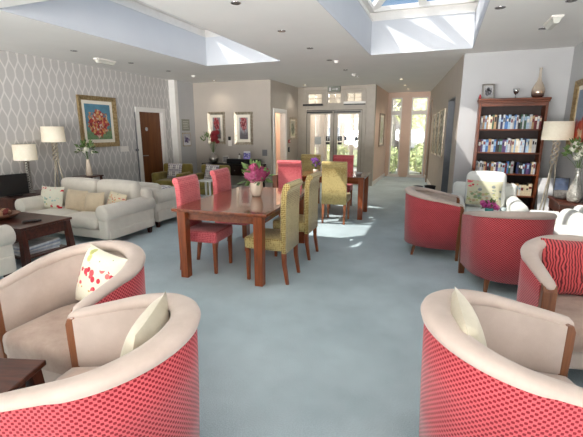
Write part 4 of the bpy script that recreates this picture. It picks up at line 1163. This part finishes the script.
# ceiling fittings
def detector(label, x, y, r=.05):
    t = thing('smoke_detector', label, 'smoke detector', (x,y,ZC), 0, 'smoke detectors')
    obj('base', MB().lathe([(0,0),(r,0),(r,-.012),(0,-.012)][::-1], 24), m['jar'], t); obj('head', MB().lathe([(r*.8,-.012),(r*.75,-.035),(r*.4,-.045),(0,-.045)][::-1], 24), m['jar'], t)
detector('round white smoke detector on the ceiling above the pale grey strip', -5.52, 8.1)
detector('white smoke detector among the downlights, nearer the front dining table', -1.93, 7.35)
detector('white smoke detector among the downlights, nearer the glazed doors', -2.0, 9.2, .06)
def emergency(label, x, y, rz):
    t = thing('ceiling_emergency_light', label, 'emergency light', (x,y,ZC), rz)
    obj('tray', MB().box(-.21,.21,-.06,.06,-.022,.004), m['jar'], t, bevel=.006); obj('diffuser', MB().hexa([(-.17,-.025,-.075),(.17,-.025,-.075),(.17,.025,-.075),(-.17,.025,-.075)],[(-.195,-.05,-.022),(.195,-.05,-.022),(.195,.05,-.022),(-.195,.05,-.022)]), plain('frosted_diffuser', (206,206,196), (196,196,188), 20., .3), t, bevel=.006)
emergency('long white emergency light on the ceiling by the papered wall', -5.79, 5.78, R(90))
emergency('white emergency light on the ceiling above the bookcase side', 1.07, 5.60, R(90))

# ------------------------------------------------------------------ console table
t = thing('console_table','black console table against the wall below the two framed prints','table',(-5.14,9.17,0))
obj('tabletop', MB().box(-.86,.86,-.20,.20,.70,.735), m['black'], t, bevel=.004)
obj('body', MB().box(-.10,.84,-.17,.19,.44,.70), plain('black_brown_wood',(40,22,22),(28,16,16),10.,.3), t, bevel=.003)
for x in (.13,.60):
    d_ = obj('drawer', MB().box(x-.21,x+.21,-.182,-.17,.46,.685), plain('black_brown_drawer',(44,24,24),(30,18,18),10.,.3), t, bevel=.003); obj('knob', MB().ball((x,-.19,.57),.013), m['silver'], d_)
for sx in (-1,1):
    for sy in (-1,1): obj('leg', MB().taper(sx*.80, sy*.16, 0, .70, .018, .026), m['black'], t)
vase_of_flowers('flower_vase','dark red flowers in a round silver vase on the console table','flowers',(-5.68,9.07,.737),
    [(0,0),(.06,0),(.10,.04),(.13,.11),(.115,.17),(.06,.22),(.045,.26),(.055,.28),(.048,.28),(.038,.25),(0,.24)], m['silver'],
    [((.02,0,.62),.075),((.10,-.03,.66),.07),((.05,.0,.76),.08),((.12,.02,.80),.06),((-.03,.03,.70),.06),((.14,0,.56),.05)], [m['redfl']], leaves_mb(34,(-.12,-.02,.58),.20,.09,31), stems_mb(16,(0,0,.25),(0,0,.6),.18))
t = thing('photo_frame','small silver photo frame beside the round silver vase','photo frame',(-5.36,9.14,.737),R(8))
Mf = T(0,0,0,0,R(-10)); obj('frame', MB().box(-.09,.09,-.01,.01,0,.20,Mf), m['silver'], t, bevel=.004); obj('photo', MB().box(-.065,.065,-.012,-.01,.03,.17,Mf), plain('grey_photo',(120,120,124),(80,80,86),12.,.4), t)
t = thing('soundbar','long black soundbar on the console table','speaker',(-4.80,9.10,.737))
obj('body', MB().rbox(-.48,.48,-.06,.06,.0,.13,.02), m['black'], t); obj('grille', MB().box(-.46,.46,-.063,-.06,.015,.115), plain('speaker_cloth',(26,26,28),(18,18,20),120.,.9), t)
t = thing('greeting_card','purple greeting card standing on the black soundbar','card',(-4.70,9.10,.869),R(10))
obj('front', MB().box(-.09,.09,-.002,.002,0,.20,T(0,-.02,0,0,R(-10))), painting('purple_card_print',(120,120,190),[(90,90,180),(160,150,210),(210,206,236)],(110,100,180),.5,.5,.4,6.), t); obj('back', MB().box(-.09,.09,-.002,.002,0,.20,T(0,.03,0,0,R(8))), m['paper'], t)
t = thing('figurine','small white figurine beside the purple card on the soundbar','ornament',(-4.92,9.10,.869))
obj('body', MB().lathe([(0,0),(.035,0),(.03,.02),(.02,.05),(.028,.08),(.012,.10),(0,.10)],16), m['jar'], t); obj('head', MB().ball((0,0,.115),.02), m['black'], t)

# ------------------------------------------------------------------ bookcase
bx0, bx1, by0, by1 = .50, 1.455, 7.13, 7.44
t = thing('bookcase','tall brown wooden bookcase full of books against the back wall','bookcase',((bx0+bx1)/2,by0,0))
w2 = (bx1-bx0)/2; dp = by1-by0
for sg in (-1,1): obj('side_panel', MB().box(sg*w2-(.035 if sg>0 else 0), sg*w2+(.035 if sg<0 else 0), 0, dp, 0, 2.02), m['case'], t, bevel=.004)
obj('back_panel', MB().box(-w2+.035,w2-.035,dp-.015,dp,.05,2.02), plain('dark_bookcase_back',(44,20,14),(32,15,10),10.,.6), t)
obj('cornice', MB().box(-w2-.022,w2+.022,-.025,dp,2.05,2.085).box(-w2-.012,w2+.012,-.012,dp,2.02,2.05), m['case_x'], t, bevel=.006)
obj('top_rail', MB().box(-w2+.035,w2-.035,.0,.02,1.965,2.02), m['case_x'], t)
obj('plinth', MB().box(-w2+.035,w2-.035,.01,.03,0,.10), m['case_x'], t)
SH = [.10,.56,.91,1.25,1.615]
for z in SH: obj('shelf', MB().box(-w2+.035,w2-.035,.005,dp-.015,z-.022,z), m['case_x'], t, bevel=.003)
BK = [('navy',(36,48,92)),('white',(226,224,216)),('pale blue',(150,180,206)),('maroon',(110,28,40)),('black',(30,30,34)),('cream',(222,208,176)),('green',(56,92,70)),('blue',(60,110,170)),('grey',(150,152,156)),('pale grey',(206,208,212)),('tan',(180,146,104)),('light blue',(176,200,222)),('silver grey',(190,194,198)),('purple',(96,70,120))]
bmats = {n: plain('book_cover_'+n.replace(' ','_'), c, tuple(int(x*.85) for x in c), 30., .5) for n, c in BK}
meshc = {}
rn = random.Random(12)
SN = {1.615:'top', 1.25:'second', .91:'third', .56:'fourth'}
for z in (1.615,1.25,.91,.56):
    x = bx0+.045; i = 0
    end = bx1-.05 if z != .56 else bx0+.93
    if z == .56: x = bx0+.50
    while True:
        th = rn.choice((.022,.026,.03,.034,.04)) * (1.25 if z == .56 else 1)
        if x+th > end: break
        if z == .91 and .56 < (x-bx0) < .60: x += .045
        h = rn.choice((.185,.195,.20,.21,.22)) - (.03 if z < 1 else 0); dpt = rn.choice((.13,.14,.15))
        n_, c_ = rn.choice(BK)
        if z == .56: n_ = rn.choice(('white','cream','cream','tan'))
        i += 1
        lab = '%s book on the %s shelf of the bookcase, number %d from the left' % (n_, SN[z], i)
        o = obj('book', MB().box(0,th-.0015,0,dpt,0,h), bmats[n_], loc=(x,by0+.05+rn.uniform(0,.012),z+.001))
        tag(o, lab, 'book', 'books on the %s shelf' % SN[z])
        lb = MB().box(.004,th-.0055,-.0012,.0006,h*rn.choice((.5,.6)),h*rn.choice((.78,.86)))
        k_ = rn.choice(('white','cream','black','pale blue','maroon')); obj('spine_label', lb, bmats[k_], o)
        x += th
# things on top of the bookcase
zt = 2.086
t = thing('photo_frame','silver photo frame standing on the left of the bookcase top','photo frame',(.62,7.24,zt),R(6))
Mf = T(0,0,0,0,R(-12)); f = MB()
for a in ((-.09,-.065,0,.24),(.065,.09,0,.24),(-.065,.065,0,.028),(-.065,.065,.212,.24)): f.box(a[0],a[1],-.01,.01,a[2],a[3],Mf)
obj('frame', f, m['silver'], t, bevel=.003); obj('photo', MB().box(-.066,.066,-.004,.004,.026,.214,Mf), painting('family_photo',(200,200,200),[(90,90,94),(140,140,146),(60,60,66)],(110,110,112),.5,.5,.35,7.), t); obj('strut', MB().bar((0,.01,.15),(0,.10,0.004),.03,.004), m['black'], t)
t = thing('glass_goblet','small silver goblet in the middle of the bookcase top','goblet',(1.01,7.24,zt))
obj('bowl', MB().lathe([(.008,.055),(.03,.075),(.045,.11),(.047,.145),(.042,.145),(.038,.11),(.022,.08),(0,.072)], 20), m['chrome'], t); obj('stem', MB().lathe([(0,0),(.035,0),(.03,.008),(.008,.016),(.008,.056),(0,.056)], 18), m['chrome'], t)
t = thing('bottle_vase','tall bronze bottle-shaped glass vase on the right of the bookcase top','vase',(1.31,7.24,zt))
vt = NT('bronze_ombre_glass'); zz = vt.sep(vt.coord())[2]
vm = vt.bsdf(vt.ramp(vt.math('MULTIPLY', zz, 2.2), [(.05, lin((110,78,70))), (.3, lin((214,196,176))), (.9, lin((232,222,208)))]), .1, .6, coat=.5)
obj('body', MB().lathe([(0,0),(.06,0),(.085,.03),(.096,.08),(.09,.13),(.066,.19),(.038,.24),(.023,.30),(.018,.38),(.024,.44),(.018,.44),(.013,.38),(.0,.30)], 28), vm, t)
tag(obj('ornament', MB().lathe([(0,0),(.02,0),(.022,.03),(.012,.05),(.014,.065),(0,.07)], 12), m['redfl'], loc=(.50,7.2,zt)), 'tiny dark red ornament at the left front corner of the bookcase top', 'ornament')

# ------------------------------------------------------------------ right-hand side table group
t = thing('side_table','dark wood side table against the right wall holding the flower vase','table',(1.56,5.86,0))
obj('tabletop', MB().box(-.17,.18,-.30,.30,.70,.73), m['walnut'], t, bevel=.004); obj('drawer_box', MB().box(-.15,.17,-.27,.27,.58,.70), m['walnut'], t, bevel=.003)
for sx in (-1,1):
    for sy in (-1,1): obj('leg', MB().taper(sx*.13+.01, sy*.24, 0, .58, .016, .022), m['walnut_z'], t)
m['crystal'] = plain('ribbed_crystal', (196,194,186), (150,148,142), 50., .12, .4)
vase_of_flowers('flower_vase','white and red flowers in a tall glass vase by the right wall','flowers',(1.565,5.68,.732),
    [(0,0),(.06,0),(.075,.02),(.085,.10),(.06,.20),(.035,.28),(.03,.36),(.04,.42),(.034,.42),(.024,.36),(0,.3)], m['crystal'],
    [((-.02,-.05,.60),.04),((.05,.02,.66),.04),((-.09,.02,.64),.036),((.03,.0,.74),.045),((-.05,-.03,.54),.036),((.0,-.09,.68),.04),((-.08,-.06,.70),.036)], [m['whitefl'],m['whitefl'],m['whitefl'],m['redfl']], leaves_mb(90,(-.01,0,.58),.17,.075,41), stems_mb(14,(0,0,.38),(0,0,.58),.15))
t = thing('tablet','dark blue tablet propped up on the side table by the right wall','tablet',(1.50,6.05,.732),R(-12))
Mf = T(0,0,0,0,R(-14)); obj('body', MB().box(-.075,.09,-.008,.008,0,.26,Mf), m['black'], t, bevel=.003); obj('screen', MB().box(-.065,.08,-.0095,-.008,.012,.248,Mf), plain('blue_grey_screen',(60,76,104),(48,60,86),6.,.2), t); obj('strut', MB().bar((0,.03,.16),(0,.10,.004),.05,.004), m['black'], t)
tag(obj('basket', MB().lathe([(0,0),(.08,0),(.10,.03),(.105,.09),(.10,.10),(.09,.09),(.085,.03),(0,.02)], 22), plain('grey_wicker',(120,116,112),(80,78,76),60.,.8,bump=.5), loc=(1.50,5.90,.732)), 'round grey wicker basket on the side table beside the glass vase', 'basket')
t = thing('display_board','white board leaning in the corner behind the plaited floor lamp','board',(1.60,7.02,0),R(10))
Mb = T(0,0,0,0,R(-12)); obj('board', MB().box(-.11,.11,-.008,.008,.0,.88,Mb), m['paper'], t, bevel=.003); obj('edge_trim', MB().box(-.12,-.11,-.01,.01,0,.89,Mb).box(.11,.12,-.01,.01,0,.89,Mb).box(-.11,.11,-.01,.01,.88,.89,Mb), m['silver'], t)

# low glass table with a small plant
t = thing('glass_table','low round glass table between the red tub chairs and the white armchair','table',(.60,5.42,0))
gt = plain('green_grey_tabletop_glass',(110,130,126),(96,116,112),6.,.05,.0,coat=.6)
obj('tabletop', MB().lathe([(0,.53),(.27,.53),(.275,.536),(.27,.543),(0,.543)], 36), gt, t)
for k in range(3):
    a = 2*PI*k/3+.4; obj('leg', MB().tube([(.22*math.cos(a),.22*math.sin(a),0),(.16*math.cos(a),.16*math.sin(a),.30),(.22*math.cos(a),.22*math.sin(a),.53)], .013), m['walnut_z'], t)
t = thing('flower_pot','bright pink flowers in a turquoise pot on the low glass table','flowers',(.62,5.46,.545))
obj('pot', MB().lathe([(0,0),(.04,0),(.05,.04),(.055,.085),(.048,.085),(0,.07)], 20), plain('turquoise_pot',(70,170,166),(50,146,146),20.,.3,coat=.3), t)
for i, c in enumerate([(-.07,0,.14),(.0,-.03,.15),(.07,.0,.14),(-.03,.04,.18),(.05,.04,.17),(-.10,.02,.18),(.10,-.03,.12)]): obj('bloom', bloom(tuple(q*.8 for q in c),.033,26,.015,71+i), m['magfl'], t)
obj('leaves', leaves_mb(14,(0,0,.10),.07,.06,77), m['leaf'], t)
t = thing('drinking_glass','small glass tumbler on the low glass table beside the pink flowers','glass',(.78,5.50,.545))
obj('tumbler', MB().lathe([(0,0),(.032,0),(.038,.09),(.035,.09),(.03,.008),(0,.008)], 20), plain('tumbler_glass',(190,206,204),(176,196,194),20.,.08,.2), t)

# small bins by the slanted wall
def bin_(label, x, y, mat, r, h):
    t = thing('waste_bin', label, 'bin', (x,y,0), 0, 'bins by the slanted wall')
    obj('body', MB().lathe([(0,0),(r*.85,0),(r,h),(r-.008,h),(r*.8,.02),(0,.02)], 22), mat, t); obj('rim', MB().lathe([(r,h-.01),(r+.008,h-.005),(r+.006,h+.008),(r-.01,h+.006)], 22, cap=False), mat, t)
bin_('dark blue bin on the carpet by the slanted wall, left one', -.42, 8.6, plain('navy_plastic',(40,56,84),(32,46,70),20.,.4), .10, .44)
bin_('black bin on the carpet by the slanted wall, right one', -.18, 8.6, m['black'], .11, .46)

# ------------------------------------------------------------------ outside
struct('ground_outside', MB().box(-30,30,14.3,60,-.3,-.15), m['pavement'])
struct('lawn_outside', MB().box(-30,30,19,40,-.15,-.10), m['lawn'])
def bushmesh(r, h, n, seed, size=.16):
    rn = random.Random(seed); b = MB(); b.ball((0,0,h*.5), 1., 10, 8, (r*.72,r*.72,h*.46))
    for i in range(n):
        z = rn.uniform(-.9,1.); a = rn.uniform(0,2*PI); q = math.sqrt(max(0,1-z*z)); d_ = Vector((q*math.cos(a)*r,q*math.sin(a)*r,z*h*.5)); p = Vector((0,0,h*.5))+d_*rn.uniform(.7,1.)
        t1 = Vector((rn.uniform(-1,1),rn.uniform(-1,1),rn.uniform(-1,1))).normalized(); t2 = t1.orthogonal().normalized(); s = size*rn.uniform(.6,1.3)
        b.add([p-t1*s*.5, p+t2*s*.3, p+t1*s*.5, p-t2*s*.3], [(0,1,2,3)], smooth=False)
    return b
for i, (x, y, r_, h, mt, lb) in enumerate([(-2.0,16.6,.55,1.1,'bush','green shrub outside the left tall window'),(-.75,16.8,.6,1.2,'bush','green shrub outside the right tall window'),(-5.0,18.4,1.0,1.2,'grass','yellow green shrub outside the glazed doors, left one'),(-3.0,18.9,.9,1.1,'grass','yellow green shrub outside the glazed doors, right one'),(.9,18.6,.8,1.4,'grass','bright shrub outside beyond the right tall window')]):
    t = thing('shrub', lb, 'shrub', (x,y,-.15)); obj('foliage', bushmesh(r_,h,420,50+i), m[mt], t); obj('stem', MB().tube([(0,0,0),(0,0,h*.5)], .04), m['mahog_z'], t)
t = thing('tree','yellow green tree outside the right tall window','tree',(-.9,22.5,-.12)); obj('crown', bushmesh(1.7,3.4,900,90,.3), m['grass'], t); t.children[0].location = (0,0,1.2); obj('trunk', MB().tube([(0,0,0),(.05,0,1.4),(0,0,3.)], [.14,.11,.07]), m['mahog_z'], t)
def house(label, x, y, w, h, rm, wm):
    t = thing('house', label, 'house', (x,y,-.3)); obj('walls', MB().box(-w/2,w/2,0,6,0,h), m['far_brick'], t)
    obj('roof', MB().add([(-w/2-.3,-.3,h),(w/2+.3,-.3,h),(w/2+.3,6.3,h),(-w/2-.3,6.3,h),(-w/2-.3,3,h+2.2),(w/2+.3,3,h+2.2)], [(0,1,5,4),(2,3,4,5),(1,2,5),(3,0,4),(0,3,2,1)], smooth=False), m['far_roof'], t)
    for k in range(3):
        for z in (1.0,3.4):
            xx = -w/2+w*(k+.5)/3; f = obj('window', MB().box(xx-.55,xx+.55,-.06,.02,z,z+1.2), m['white'], t); obj('pane', MB().box(xx-.47,xx+.47,-.075,-.06,z+.08,z+1.12), plain('far_pane_%d%d' % (k, int(z)),(120,136,156),(90,110,136),3.,.2), f)
house('pale house with a slate roof far beyond the glazed doors', -9., 34., 10., 5., 0, 0)
house('pale house with a slate roof far beyond the tall windows', 2.5, 36., 9., 5., 0, 0)
